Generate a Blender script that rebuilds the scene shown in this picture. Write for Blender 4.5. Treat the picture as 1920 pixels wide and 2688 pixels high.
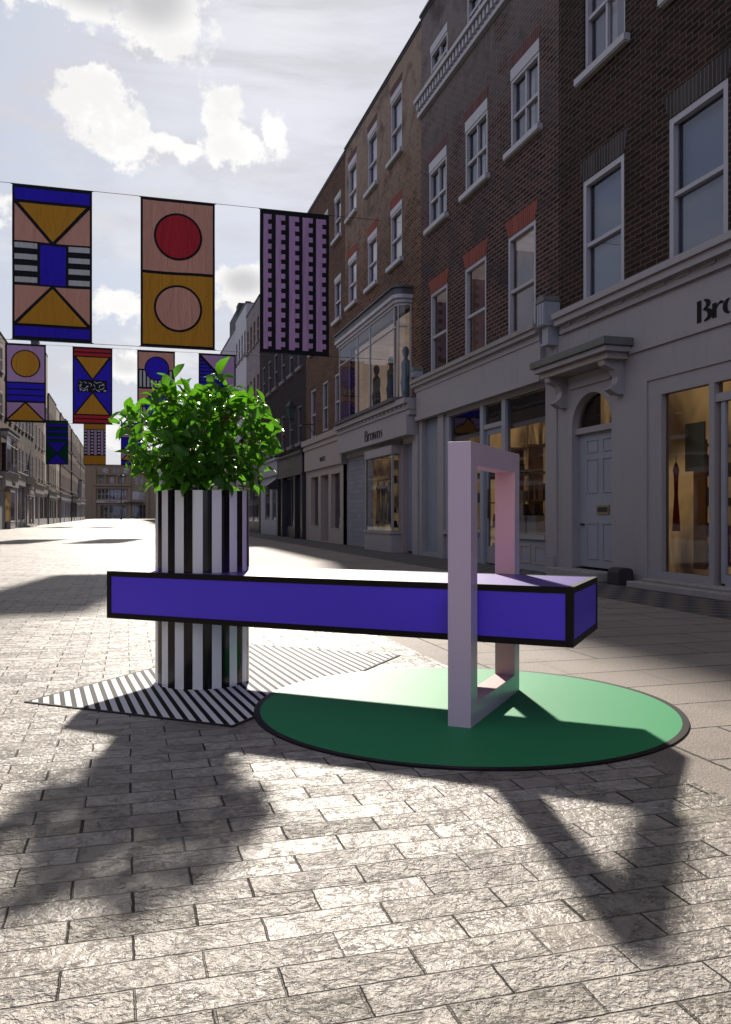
import bpy, bmesh, math, random
from mathutils import Vector, Matrix
R = math.radians
sc = bpy.context.scene
for o in list(bpy.data.objects): bpy.data.objects.remove(o)
# street frame: +Y runs down the street, X = 6.0 is the right-hand facade, X = -6.95 the left-hand one
TH = R(15.99); F = 2188.0; HOR = 1352.0; H = 0.85
CT, ST = math.cos(TH), math.sin(TH)
def c2s(X, Z): return (X*CT + Z*ST, -X*ST + Z*CT)
# ------------------------------------------------------------------ camera
cam = bpy.data.cameras.new('camera'); co = bpy.data.objects.new('camera', cam); sc.collection.objects.link(co)
co.location = (0, 0, H); co.rotation_euler = (R(90), 0, -TH)
cam.sensor_width = 36; cam.lens = F/2688*36; cam.shift_y = (HOR-1344)/2688
cam.clip_start = 0.05; cam.clip_end = 4000
sc.camera = co
sc.view_settings.view_transform = 'Standard'; sc.view_settings.look = 'None'
sc.view_settings.exposure = 0.85; sc.view_settings.gamma = 1.0
# ------------------------------------------------------------------ sun
SUNV = Vector((0.281, 1.4996, 1.0)).normalized()           # direction towards the sun
sl = bpy.data.lights.new('sun', 'SUN'); sl.energy = 5.0; sl.angle = R(2.0); sl.color = (1.0, 0.92, 0.82)
so = bpy.data.objects.new('sun', sl); sc.collection.objects.link(so)
so.rotation_euler = (-SUNV).to_track_quat('-Z', 'Y').to_euler(); so.location = (20, 60, 50)
# ------------------------------------------------------------------ node helper
class NT:
    def __init__(s, t): s.t = t; s.n = t.nodes; s.l = t.links; s.n.clear()
    def a(s, typ, ins=None, **kw):
        n = s.n.new(typ)
        for k, v in kw.items(): setattr(n, k, v)
        for k, v in (ins or {}).items(): s.set(n, k, v)
        return n
    def set(s, n, k, v):
        i = n.inputs[k]
        if isinstance(v, bpy.types.NodeSocket): s.l.new(v, i)
        elif isinstance(v, bpy.types.Node): s.l.new(v.outputs[0], i)
        else:
            if i.type == 'RGBA' and len(v) == 3: v = (*v, 1)
            i.default_value = v
    def m(s, op, a, b=0.0, c=0.0, clamp=False):
        n = s.a('ShaderNodeMath', {0: a, 1: b, 2: c}, operation=op, use_clamp=clamp); return n.outputs[0]
    def mix(s, f, a, b, mode='MIX'):
        n = s.n.new('ShaderNodeMix'); n.data_type = 'RGBA'; n.blend_type = mode; n.clamp_factor = True
        s.set(n, 0, f); s.set(n, 6, a); s.set(n, 7, b); return n.outputs[2]
    def rng(s, v, a, b, c=0.0, d=1.0):
        n = s.a('ShaderNodeMapRange', {0: v, 1: a, 2: b, 3: c, 4: d}); n.interpolation_type = 'SMOOTHSTEP'; return n.outputs[0]
    def noise(s, vec, scale, detail=3.0, rough=0.5, dist=0.0, out=0):
        return s.a('ShaderNodeTexNoise', {'Vector': vec, 'Scale': scale, 'Detail': detail, 'Roughness': rough, 'Distortion': dist}).outputs[out]
    def bump(s, h, strength, dist, normal=None):
        n = s.a('ShaderNodeBump', {'Height': h, 'Strength': strength, 'Distance': dist})
        if normal is not None: s.set(n, 'Normal', normal)
        return n.outputs[0]
    def dot(s, v, w):
        n = s.a('ShaderNodeVectorMath', {0: v, 1: w}, operation='DOT_PRODUCT'); return n.outputs['Value']
# ------------------------------------------------------------------ world: sky with thin overcast and cumulus
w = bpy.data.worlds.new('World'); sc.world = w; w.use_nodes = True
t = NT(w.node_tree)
tc = t.a('ShaderNodeTexCoord').outputs['Generated']
sky = t.a('ShaderNodeTexSky', sky_type='NISHITA', sun_disc=False)
sky.sun_elevation = math.asin(SUNV.z); sky.sun_rotation = math.atan2(SUNV.x, SUNV.y)
sky.air_density = 1.0; sky.dust_density = 1.0
sep = t.a('ShaderNodeSeparateXYZ', {0: tc})
zz = t.m('MAXIMUM', sep.outputs[2], 0.0)
inv = t.m('DIVIDE', 1.0, t.m('ADD', zz, 0.28))
pl = t.a('ShaderNodeVectorMath', {0: tc, 3: inv}, operation='SCALE').outputs[0]
n1 = t.noise(pl, 2.3, 6, 0.55, 0.3)
n2 = t.noise(pl, 9.0, 5, 0.6)
st_ = t.a('ShaderNodeMapping', {'Vector': tc, 'Scale': (2.2, 2.2, 14.0)}).outputs[0]
n3 = t.noise(st_, 2.0, 5, 0.6, 0.4)
sunglow = t.m('MAXIMUM', t.dot(tc, tuple(SUNV)), 0.0)
glow = t.m('POWER', sunglow, 3.0)
# thin veil: mostly grey-white, bluer low down and where the noise is low
veil_f = t.m('ADD', t.rng(n3, 0.35, 0.7, 0.0, 0.8), t.m('MULTIPLY', zz, 0.65), clamp=True)
skyc = t.mix(1.0, sky.outputs[0], (0.10, 0.10, 0.10), 'MULTIPLY')
haze = t.mix(0.72, skyc, (0.56, 0.64, 0.80))
veil = t.mix(veil_f, haze, (0.715, 0.715, 0.77))
def pxdir(px, py): return Vector(((px-960)/F*CT + ST, -(px-960)/F*ST + CT, -(py-HOR)/F)).normalized()
puffs = [(400, -10, 150, 118, 0.5), (250, -40, 210, 90, 0.5), (480, 25, 60, 85, 0.12), (262, 215, 52, 50, 0), (250, 275, 78, 70, 0), (325, 365, 70, 75, 0), (430, 370, 60, 26, 0),
         (578, 325, 62, 85, 0.1), (590, 385, 88, 60, 0.12), (665, 375, 60, 46, 0), (715, 350, 58, 60, 0), (500, 400, 40, 26, 0), (520, 790, 10, 10, 0),
         (640, 740, 95, 62, 0.45), (310, 800, 75, 45, 0.08), (330, 960, 70, 40, 0.3), (90, 640, 60, 40, 0.1), (330, 1150, 90, 60, 0.2), (900, 545, 40, 22, 0), (-300, 500, 300, 120, 0.3), (-700, 900, 300, 120, 0.2)]
warp = t.noise(tc, 16.0, 6, 0.62); warp2 = t.noise(tc, 60.0, 4, 0.6)
wj = t.m('ADD', t.m('MULTIPLY', t.m('SUBTRACT', warp, 0.5), 3.0), t.m('MULTIPLY', t.m('SUBTRACT', warp2, 0.5), 1.3))
best = None; dark = None
for px, py, rx, ry, dk in puffs:
    c = pxdir(px, py); r_ = Vector((0, 0, 1)).cross(c).normalized()*-1; u_ = c.cross(r_)*-1
    dc = t.m('MAXIMUM', t.dot(tc, tuple(c)), 0.05)
    a_ = t.m('MULTIPLY', t.m('DIVIDE', t.dot(tc, tuple(r_)), dc), F/rx); b_ = t.m('MULTIPLY', t.m('DIVIDE', t.dot(tc, tuple(u_)), dc), F/ry)
    d_ = t.m('SUBTRACT', 1.0, t.m('SQRT', t.m('ADD', t.m('MULTIPLY', a_, a_), t.m('MULTIPLY', b_, b_))))
    d_ = t.m('MULTIPLY', d_, 1.0)
    best = d_ if best is None else t.m('MAXIMUM', best, d_)
    if dk:
        k_ = t.m('MULTIPLY', t.rng(d_, 0.1, 0.85), dk*1.5)
        dark = k_ if dark is None else t.m('MAXIMUM', dark, k_)
mask = t.rng(t.m('ADD', best, wj), -0.06, 0.34)
cum_low = t.m('MULTIPLY', t.rng(n1, 0.52, 0.66), t.rng(zz, 0.55, 0.05, 0.0, 0.75))
dark = t.m('MAXIMUM', dark, t.m('MULTIPLY', t.rng(warp, 0.42, 0.62), 0.22))
cumc = t.mix(dark, (1.12, 1.11, 1.09), (0.50, 0.50, 0.53))
lowc = t.mix(t.rng(n2, 0.4, 0.75), (0.93, 0.93, 0.94), (0.62, 0.63, 0.70))
col = t.mix(cum_low, veil, lowc)
col = t.mix(mask, col, cumc)
col = t.mix(t.rng(t.dot(tc, (ST, CT, 0)), 0.25, -0.3, 0.0, 1.0), col, t.mix(1.0, col, (0.96, 0.96, 1.08), 'MULTIPLY'))
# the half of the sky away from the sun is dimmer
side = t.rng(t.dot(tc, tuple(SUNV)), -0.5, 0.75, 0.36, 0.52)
west = t.rng(t.dot(tc, (-0.80, -0.55, 0.25)), -0.6, 0.8, 0.40, 2.15)      # unseen sky behind left boosted, behind right dimmed, to relight camera-facing sides
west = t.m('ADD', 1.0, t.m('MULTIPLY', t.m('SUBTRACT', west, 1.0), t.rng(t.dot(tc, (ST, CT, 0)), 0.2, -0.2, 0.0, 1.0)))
bg = t.a('ShaderNodeBackground', {'Color': col, 'Strength': t.m('MULTIPLY', t.m('MULTIPLY', side, west), t.m('MULTIPLY', t.rng(sep.outputs[0], 0.38, 0.7, 1.0, 0.35), t.rng(sep.outputs[2], 0.55, 0.85, 1.0, 0.38)))})  # unseen sky overhead and to the right dimmed to deepen the shade
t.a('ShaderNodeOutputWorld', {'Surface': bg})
# ------------------------------------------------------------------ materials
MATS = {}
def pmat(name, build):
    if name in MATS: return MATS[name]
    m = bpy.data.materials.new(name); m.use_nodes = True
    k = NT(m.node_tree); bs = k.a('ShaderNodeBsdfPrincipled'); out = k.a('ShaderNodeOutputMaterial')
    r = build(k, bs); k.l.new((r or bs).outputs[0], out.inputs[0]); MATS[name] = m; return m
def paint(name, c, rough=0.5, var=0.12, bump=0.15, dirt=0.0, coat=0.0, spec=0.5, metal=0.0, scale=3.0):
    def b(k, bs):
        tc = k.a('ShaderNodeTexCoord').outputs['Object']
        n = k.noise(tc, scale, 5, 0.6)
        lo = tuple(x*(1-var) for x in c); hi = tuple(min(1, x*(1+var)) for x in c)
        cc = k.mix(n, lo, hi)
        if dirt:
            st = k.a('ShaderNodeMapping', {'Vector': tc, 'Scale': (6, 6, 0.8)}).outputs[0]
            d = k.rng(k.noise(st, 1.5, 6, 0.65), 0.48, 0.8, 0.0, dirt)
            cc = k.mix(d, cc, tuple(x*0.45 for x in c))
        k.set(bs, 'Base Color', cc); k.set(bs, 'Roughness', k.rng(n, 0.2, 0.8, rough*0.85, min(1, rough*1.15)) if bump else rough)
        k.set(bs, 'Coat Weight', coat); k.set(bs, 'Specular IOR Level', spec); k.set(bs, 'Metallic', metal)
        if bump: k.set(bs, 'Normal', k.bump(k.noise(tc, 40, 3), bump, 0.004))
    return pmat(name, b)
def brick(name, c1, c2, mortar, bw=0.215, bh=0.068, stain=(0.02, 0.018, 0.018), stamt=0.6, pale=None, mz=0.009, bump=0.6):
    def b(k, bs):
        tc = k.a('ShaderNodeTexCoord').outputs['Object']
        s_ = k.a('ShaderNodeSeparateXYZ', {0: tc})
        v = k.a('ShaderNodeCombineXYZ', {0: k.m('ADD', s_.outputs[1], s_.outputs[0]), 1: s_.outputs[2]}).outputs[0]
        wob = k.a('ShaderNodeVectorMath', {0: k.noise(v, 6, 2, out=1), 1: (0.5, 0.5, 0.5)}, operation='SUBTRACT').outputs[0]
        wob = k.a('ShaderNodeVectorMath', {0: wob, 3: 0.012}, operation='SCALE').outputs[0]
        v = k.a('ShaderNodeVectorMath', {0: v, 1: wob}, operation='ADD').outputs[0]
        br = k.a('ShaderNodeTexBrick', {'Vector': v, 'Color1': (0, 0, 0), 'Color2': (1, 1, 1), 'Mortar': (0.5, 0.5, 0.5), 'Scale': 1.0,
                 'Mortar Size': mz, 'Mortar Smooth': 0.25, 'Bias': 0.0, 'Brick Width': bw, 'Row Height': bh})
        n = k.noise(v, 1.3, 6, 0.62, 0.4); nb = k.noise(v, 55, 3, 0.6)
        col = k.mix(br.outputs[0], c1, c2)
        col = k.mix(k.m('MULTIPLY', nb, 0.5), col, tuple(x*0.5 for x in c1))
        col = k.mix(k.m('MULTIPLY', br.outputs[1], 0.85), col, mortar)
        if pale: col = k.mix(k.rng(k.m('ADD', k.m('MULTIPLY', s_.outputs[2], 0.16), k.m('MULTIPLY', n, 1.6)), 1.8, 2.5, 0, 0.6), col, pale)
        col = k.mix(k.rng(n, 0.45, 0.72, 0, stamt), col, stain)
        k.set(bs, 'Base Color', col); k.set(bs, 'Roughness', 0.9); k.set(bs, 'Specular IOR Level', 0.15)
        h = k.m('ADD', k.m('MULTIPLY', br.outputs[1], -1.0), k.m('MULTIPLY', nb, 0.5))
        k.set(bs, 'Normal', k.bump(h, bump, 0.012))
    return pmat(name, b)
def glass(name, tint, base=0.08, k_fr=0.9, alpha_dark=0.75):
    def b(k, bs):
        tc = k.a('ShaderNodeTexCoord').outputs['Object']
        nm = k.bump(k.noise(tc, 1.3, 2), 0.12, 0.02)
        gl = k.a('ShaderNodeBsdfGlossy', {'Roughness': 0.02, 'Color': (0.78, 0.82, 0.95), 'Normal': nm})
        tr = k.a('ShaderNodeBsdfTransparent', {'Color': tint})
        fr = k.a('ShaderNodeFresnel', {'IOR': 1.5})
        fac = k.m('ADD', k.m('MULTIPLY', fr.outputs[0], k_fr), base, clamp=True)
        mx = k.a('ShaderNodeMixShader', {0: fac}); k.l.new(tr.outputs[0], mx.inputs[1]); k.l.new(gl.outputs[0], mx.inputs[2])
        return mx
    return pmat(name, b)
def interior(name, c1, c2, emit=0.0, scale=1.2):
    def b(k, bs):
        tc = k.a('ShaderNodeTexCoord').outputs['Object']
        mp = k.a('ShaderNodeMapping', {'Vector': tc, 'Scale': (1, 2.2, 0.6)}).outputs[0]
        cc = k.mix(k.rng(k.noise(mp, scale, 3, 0.5, 0.5), 0.35, 0.65), c1, c2)
        k.set(bs, 'Base Color', cc); k.set(bs, 'Roughness', 0.8)
        k.set(bs, 'Emission Color', cc); k.set(bs, 'Emission Strength', emit)  # walls glow in their own colour in place of room lamps
    return pmat(name, b)
def cloth(name, c, trans=0.45):
    def b(k, bs):
        tc = k.a('ShaderNodeTexCoord').outputs['Object']
        mp = k.a('ShaderNodeMapping', {'Vector': tc, 'Rotation': (0, R(12), 0), 'Scale': (3.4, 1, 0.7)}).outputs[0]
        wr = k.noise(mp, 1.5, 3, 0.5, 0.9)
        nm = k.bump(wr, 1.0, 0.045)
        df = k.a('ShaderNodeBsdfDiffuse', {'Color': c, 'Normal': nm}); tl = k.a('ShaderNodeBsdfTranslucent', {'Color': c, 'Normal': nm})
        mx = k.a('ShaderNodeMixShader', {0: trans}); k.l.new(df.outputs[0], mx.inputs[1]); k.l.new(tl.outputs[0], mx.inputs[2]); return mx
    return pmat(name, b)
WP = paint('white_paint', (0.235, 0.217, 0.228), 0.5, 0.10, 0.1, dirt=0.25)
WP2 = paint('cool_white_paint', (0.225, 0.235, 0.275), 0.45, 0.08, 0.1, dirt=0.15)
WARM = paint('cream_paint', (0.26, 0.22, 0.205), 0.5, 0.1, 0.1, dirt=0.25)
WINP = paint('window_paint', (0.27, 0.262, 0.29), 0.45, 0.08, 0.05, dirt=0.1)
BLUEG = paint('blue_grey_paint', (0.16, 0.18, 0.23), 0.4, 0.1, 0.05)
GREYD = paint('grey_door_paint', (0.17, 0.165, 0.17), 0.5, 0.1, 0.05)
NAVY = paint('navy_black_paint', (0.012, 0.013, 0.018), 0.35, 0.2, 0.05)
BLK = paint('black_iron', (0.012, 0.013, 0.014), 0.4, 0.2, 0.1, spec=0.4)
LEAD = paint('lead_sheet', (0.035, 0.035, 0.042), 0.55, 0.3, 0.3)
LEADG = paint('weathered_lead', (0.09, 0.095, 0.09), 0.5, 0.4, 0.4, dirt=0.7)
STONE = paint('worn_stone', (0.22, 0.205, 0.19), 0.8, 0.25, 0.5, dirt=0.5)
BEIGE = paint('beige_stone', (0.17, 0.125, 0.085), 0.8, 0.15, 0.3, dirt=0.4)
GOLD = paint('dull_gold', (0.20, 0.14, 0.06), 0.45, 0.1, 0)
INK = paint('black_letter', (0.004, 0.004, 0.005), 0.5, 0.1, 0, spec=0.1)
ROOF = paint('dark_roof', (0.03, 0.03, 0.035), 0.8, 0.3, 0.3)
BR_A = brick('very_dark_brick', (0.009, 0.005, 0.004), (0.040, 0.021, 0.015), (0.085, 0.060, 0.048), stain=(0.010, 0.008, 0.008), stamt=0.5)
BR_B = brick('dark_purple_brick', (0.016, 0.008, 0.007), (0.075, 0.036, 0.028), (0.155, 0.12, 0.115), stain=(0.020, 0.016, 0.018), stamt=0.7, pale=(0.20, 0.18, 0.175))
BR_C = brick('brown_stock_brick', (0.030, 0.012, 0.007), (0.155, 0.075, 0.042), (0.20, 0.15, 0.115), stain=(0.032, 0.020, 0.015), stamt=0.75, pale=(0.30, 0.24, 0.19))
BR_D = brick('orange_brown_brick', (0.06, 0.028, 0.015), (0.125, 0.065, 0.036), (0.11, 0.085, 0.07), stain=(0.04, 0.03, 0.025), stamt=0.75)
BR_E = brick('sooty_brick', (0.011, 0.008, 0.009), (0.024, 0.017, 0.018), (0.032, 0.026, 0.026), stamt=0.3)
BR_F = brick('grey_rose_brick', (0.13, 0.115, 0.12), (0.24, 0.21, 0.22), (0.26, 0.24, 0.25), stain=(0.12, 0.10, 0.11), stamt=0.5)
BR_G = brick('warm_brown_brick', (0.045, 0.025, 0.015), (0.10, 0.06, 0.038), (0.095, 0.07, 0.055), stain=(0.042, 0.028, 0.02), stamt=0.5)
BR_H = brick('pale_brown_brick', (0.06, 0.040, 0.027), (0.11, 0.076, 0.054), (0.10, 0.08, 0.065), stain=(0.055, 0.038, 0.028), stamt=0.5)
BR_R = brick('rosy_brick', (0.07, 0.032, 0.022), (0.125, 0.066, 0.048), (0.11, 0.08, 0.07), stain=(0.06, 0.038, 0.03), stamt=0.5)
BR_P = brick('painted_brick', (0.20, 0.205, 0.235), (0.24, 0.245, 0.275), (0.14, 0.145, 0.165), bw=0.32, bh=0.13, mz=0.008, stain=(0.18, 0.18, 0.21), stamt=0.3)
RED = brick('red_rubbed_brick', (0.15, 0.035, 0.027), (0.21, 0.058, 0.042), (0.22, 0.12, 0.10), bw=0.065, bh=2.0, mz=0.006, stain=(0.2, 0.08, 0.07), stamt=0.4, bump=0.3)
RED2 = brick('faded_red_brick', (0.085, 0.035, 0.034), (0.12, 0.055, 0.052), (0.14, 0.10, 0.10), bw=0.065, bh=2.0, mz=0.007, stain=(0.10, 0.07, 0.07), stamt=0.5, bump=0.3)
GL_SHOP = glass('shop_glass', (0.80, 0.80, 0.78), 0.03, 0.9)
GL_BAY = glass('bay_glass_pane', (0.85, 0.84, 0.80), 0.02, 0.45)
GL_UP = glass('window_glass', (0.72, 0.74, 0.78), 0.05, 0.75)
IN_AMB = interior('amber_lit_interior', (0.05, 0.025, 0.012), (0.60, 0.38, 0.16), 0.17, 1.5)
IN_YEL = interior('yellow_lit_interior', (0.10, 0.055, 0.02), (0.58, 0.40, 0.17), 0.12, 1.8)
IN_BRN = interior('brown_interior', (0.10, 0.06, 0.045), (0.22, 0.14, 0.09), 0.10)
IN_DRK = interior('dark_interior', (0.02, 0.018, 0.018), (0.06, 0.045, 0.04), 0.05)
IN_ROOM = interior('pale_room', (0.36, 0.28, 0.22), (0.44, 0.36, 0.30), 0.17)
WOOD = paint('wood_floor', (0.22, 0.11, 0.05), 0.4, 0.3, 0.1)
BLIND = paint('cream_blind', (0.68, 0.61, 0.56), 0.8, 0.05, 0.05)
BLINDG = paint('grey_blind', (0.27, 0.28, 0.31), 0.8, 0.05, 0.05)
CURT = paint('grey_curtain', (0.20, 0.20, 0.22), 0.9, 0.2, 0.1)
BLUER = paint('blue_dusk_blind', (0.07, 0.11, 0.22), 0.5, 0.2, 0.05)
SKYB = paint('sky_reflection_blue', (0.16, 0.20, 0.28), 0.5, 0.05, 0.05)  # painted stand-in for sky reflected in the upper sash
# ------------------------------------------------------------------ mesh builder
class MB:
    def __init__(s): s.v = []; s.f = []; s.mi = []; s.mats = []; s.sm = []
    def mat(s, m):
        if m not in s.mats: s.mats.append(m)
        return s.mats.index(m)
    def face(s, pts, m, smooth=False):
        i = len(s.v); s.v += [tuple(p) for p in pts]; s.f.append(tuple(range(i, i+len(pts)))); s.mi.append(s.mat(m)); s.sm.append(smooth)
    def box(s, x0, x1, y0, y1, z0, z1, m, skip=''):
        if x0 > x1: x0, x1 = x1, x0
        if y0 > y1: y0, y1 = y1, y0
        p = [(x0,y0,z0),(x1,y0,z0),(x1,y1,z0),(x0,y1,z0),(x0,y0,z1),(x1,y0,z1),(x1,y1,z1),(x0,y1,z1)]
        i = len(s.v); s.v += p; k = s.mat(m)
        for key, f in (('b',(0,3,2,1)),('t',(4,5,6,7)),('f',(0,1,5,4)),('r',(1,2,6,5)),('k',(2,3,7,6)),('l',(3,0,4,7))):
            if key in skip: continue
            s.f.append(tuple(i+j for j in f)); s.mi.append(k); s.sm.append(False)
        return s
    def prism(s, poly, fn, a, b, m, caps=True, smooth=False):
        """poly = 2-D points, fn(p, h) -> 3-D, extruded between a and b"""
        n = len(poly); i = len(s.v); k = s.mat(m)
        s.v += [fn(p, a) for p in poly] + [fn(p, b) for p in poly]
        for j in range(n):
            s.f.append((i+j, i+(j+1) % n, i+n+(j+1) % n, i+n+j)); s.mi.append(k); s.sm.append(smooth)
        if caps:
            s.f.append(tuple(i+j for j in reversed(range(n)))); s.mi.append(k); s.sm.append(False)
            s.f.append(tuple(i+n+j for j in range(n))); s.mi.append(k); s.sm.append(False)
        return s
    def tube(s, pts, rad, m, seg=8, cap=True):
        pts = [Vector(p) for p in pts]; n = len(pts); k = s.mat(m); i0 = len(s.v)
        rads = rad if isinstance(rad, (list, tuple)) else [rad]*n
        for j, p in enumerate(pts):
            d = (pts[min(j+1, n-1)] - pts[max(j-1, 0)]).normalized()
            a = d.cross(Vector((0, 0, 1)) if abs(d.z) < 0.9 else Vector((1, 0, 0))).normalized(); b = d.cross(a)
            for q in range(seg):
                an = 2*math.pi*q/seg; s.v.append(tuple(p + (a*math.cos(an)+b*math.sin(an))*rads[j]))
        for j in range(n-1):
            for q in range(seg):
                s.f.append((i0+j*seg+q, i0+j*seg+(q+1) % seg, i0+(j+1)*seg+(q+1) % seg, i0+(j+1)*seg+q)); s.mi.append(k); s.sm.append(True)
        if cap:
            s.f.append(tuple(i0+q for q in reversed(range(seg)))); s.mi.append(k); s.sm.append(False)
            s.f.append(tuple(i0+(n-1)*seg+q for q in range(seg))); s.mi.append(k); s.sm.append(False)
        return s
    def build(s, name, parent=None, bevel=0.0, fix=False):
        me = bpy.data.meshes.new(name); me.from_pydata(s.v, [], s.f)
        for m in s.mats: me.materials.append(m)
        me.polygons.foreach_set('material_index', s.mi); me.polygons.foreach_set('use_smooth', s.sm)
        if fix:
            bm = bmesh.new(); bm.from_mesh(me); bmesh.ops.remove_doubles(bm, verts=bm.verts, dist=1e-5); bmesh.ops.recalc_face_normals(bm, faces=bm.faces); bm.to_mesh(me); bm.free()
        me.update(); o = bpy.data.objects.new(name, me); sc.collection.objects.link(o)
        if parent is not None: o.parent = parent
        if bevel:
            bv = o.modifiers.new('bevel', 'BEVEL'); bv.width = bevel; bv.segments = 2; bv.limit_method = 'ANGLE'
        return o
def tag(o, label=None, cat=None, group=None, kind=None):
    if label: o['label'] = label
    if cat: o['category'] = cat
    if group: o['group'] = group
    if kind: o['kind'] = kind
    return o
def empty(name, loc, rz=0.0, label=None, cat=None, group=None):
    o = bpy.data.objects.new(name, None); sc.collection.objects.link(o); o.location = loc; o.rotation_euler = (0, 0, rz)
    o.empty_display_size = 0.2
    return tag(o, label, cat, group)
KIDS = lambda o: [c for c in bpy.data.objects if c.parent is o]
def copy_tree(o, parent=None, loc=None, rz=None, label=None):
    c = o.copy(); sc.collection.objects.link(c)
    if parent is not None: c.parent = parent
    if loc is not None: c.location = loc
    if rz is not None: c.rotation_euler = (0, 0, rz)
    if label: c['label'] = label
    for ch in KIDS(o): copy_tree(ch, c)
    return c
# ------------------------------------------------------------------ ground
def tiles(k, x, y, bw, bh, off_even, off_odd, y0, jx, jy):
    """returns joint mask (1 = joint), per-tile random colour, offsets in metres; rows run along x"""
    ry = k.m('DIVIDE', k.m('SUBTRACT', y, y0), bh); row = k.m('FLOOR', ry); fy = k.m('SUBTRACT', ry, row)
    odd = k.m('MODULO', k.m('ABSOLUTE', row), 2.0)
    off = k.m('ADD', off_even, k.m('MULTIPLY', odd, off_odd-off_even))
    rx = k.m('DIVIDE', k.m('SUBTRACT', x, off), bw); cx_ = k.m('FLOOR', rx); fx = k.m('SUBTRACT', rx, cx_)
    ex = k.m('MULTIPLY', k.m('MINIMUM', fx, k.m('SUBTRACT', 1.0, fx)), bw); ey = k.m('MULTIPLY', k.m('MINIMUM', fy, k.m('SUBTRACT', 1.0, fy)), bh)
    idv = k.a('ShaderNodeCombineXYZ', {0: cx_, 1: row}).outputs[0]
    wn = k.a('ShaderNodeTexWhiteNoise', {'Vector': idv}); wn.noise_dimensions = '3D'
    ida = k.a('ShaderNodeVectorMath', {0: idv, 1: (3.3, 7.7, 1.1)}, operation='ADD').outputs[0]
    wn2 = k.a('ShaderNodeTexWhiteNoise', {'Vector': ida}); wn2.noise_dimensions = '3D'
    jw = k.m('MULTIPLY', jx, k.m('ADD', 0.05, k.m('MULTIPLY', k.m('POWER', wn2.outputs[0], 2.0), 1.5)))
    mx = k.m('MULTIPLY', k.rng(ex, jw, k.m('ADD', jw, 0.0018), 1.0, 0.0), k.rng(k.m('FRACT', k.m('MULTIPLY', wn2.outputs[0], 7.3)), 0.0, 0.6, 0.25, 1.0)); my = k.rng(ey, jy, jy+0.0028, 1.0, 0.0)
    return mx, my, wn.outputs[0], wn2.outputs[0], fx, fy, idv
def paving_mat(k, bs):
    tc = k.a('ShaderNodeTexCoord').outputs['Object']
    wv = k.noise(tc, 22, 3, 0.6, out=1)
    wv = k.a('ShaderNodeVectorMath', {0: k.a('ShaderNodeVectorMath', {0: wv, 1: (0.5, 0.5, 0.5)}, operation='SUBTRACT').outputs[0], 3: 0.0075}, operation='SCALE').outputs[0]
    p = k.a('ShaderNodeVectorMath', {0: tc, 1: wv}, operation='ADD').outputs[0]
    s_ = k.a('ShaderNodeSeparateXYZ', {0: p})
    mx, my, r1, r2, fx, fy, idv = tiles(k, s_.outputs[0], s_.outputs[1], 0.26, 0.10, 0.013, 0.143, 0.05, 0.0026, 0.0006)
    sh = k.a('ShaderNodeVectorMath', {0: tc, 1: k.a('ShaderNodeVectorMath', {0: idv, 3: 1.7}, operation='SCALE').outputs[0]}, operation='ADD').outputs[0]
    n_big = k.noise(sh, 11, 4, 0.6, 0.8); n_mid = k.noise(sh, 46, 3, 0.55, 0.6); n_fin = k.noise(tc, 170, 3, 0.6)
    mpx = k.a('ShaderNodeMapping', {'Vector': sh, 'Scale': (14, 46, 20)}).outputs[0]
    crk = k.noise(mpx, 1.0, 5, 0.6, 2.0); crk = k.rng(k.m('ABSOLUTE', k.m('SUBTRACT', crk, 0.5)), 0.0, 0.035, 1.0, 0.0)
    crkm = k.m('MULTIPLY', crk, k.rng(n_big, 0.45, 0.65))
    smooth_amt = k.rng(r1, 0.0, 1.0, 0.30, 1.15)
    base = k.mix(r1, (0.24, 0.212, 0.18), (0.42, 0.388, 0.345))
    base = k.mix(k.rng(r2, 0.72, 0.9, 0, 0.8), base, (0.21, 0.19, 0.155))
    base = k.mix(k.rng(n_mid, 0.4, 0.62), k.mix(0.35, base, (0.15, 0.14, 0.125)), base)
    base = k.mix(k.m('MULTIPLY', crkm, 0.3), base, (0.08, 0.07, 0.06))
    base = k.mix(k.m('MULTIPLY', k.rng(k.noise(tc, 0.55, 4, 0.6), 0.4, 0.75), 0.28), base, (0.15, 0.14, 0.13))
    joint = k.m('MAXIMUM', mx, k.m('MULTIPLY', my, k.rng(r1, 0.0, 1.0, 0.25, 0.8)))
    base = k.mix(joint, base, (0.028, 0.022, 0.016))
    k.set(bs, 'Base Color', base)
    k.set(bs, 'Roughness', k.m('ADD', k.m('MULTIPLY', n_mid, 0.22), k.m('ADD', 0.31, k.m('MULTIPLY', joint, 0.4)), clamp=True))
    k.set(bs, 'Specular IOR Level', 0.20)
    rid = k.m('ABSOLUTE', k.m('SUBTRACT', k.noise(k.a('ShaderNodeMapping', {'Vector': sh, 'Scale': (22, 34, 28)}).outputs[0], 1.0, 3, 0.55, 1.0), 0.5))
    hgt = k.m('ADD', k.m('MULTIPLY', n_big, 1.0), k.m('ADD', k.m('MULTIPLY', n_mid, 0.95), k.m('MULTIPLY', rid, 0.35)))
    hgt = k.m('ADD', hgt, k.m('MULTIPLY', n_fin, 0.12))
    hgt = k.m('MULTIPLY', hgt, smooth_amt)
    hgt = k.m('ADD', hgt, k.m('ADD', k.m('MULTIPLY', fy, k.m('MULTIPLY', k.m('SUBTRACT', r1, 0.5), 0.9)), k.m('MULTIPLY', fx, k.m('MULTIPLY', k.m('SUBTRACT', r2, 0.5), 1.4))))
    hgt = k.m('SUBTRACT', hgt, k.m('MULTIPLY', crkm, 0.22))
    edge = k.m('MULTIPLY', joint, 0.9)
    hgt = k.m('SUBTRACT', k.m('ADD', hgt, k.m('MULTIPLY', r2, 0.35)), edge)
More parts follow.
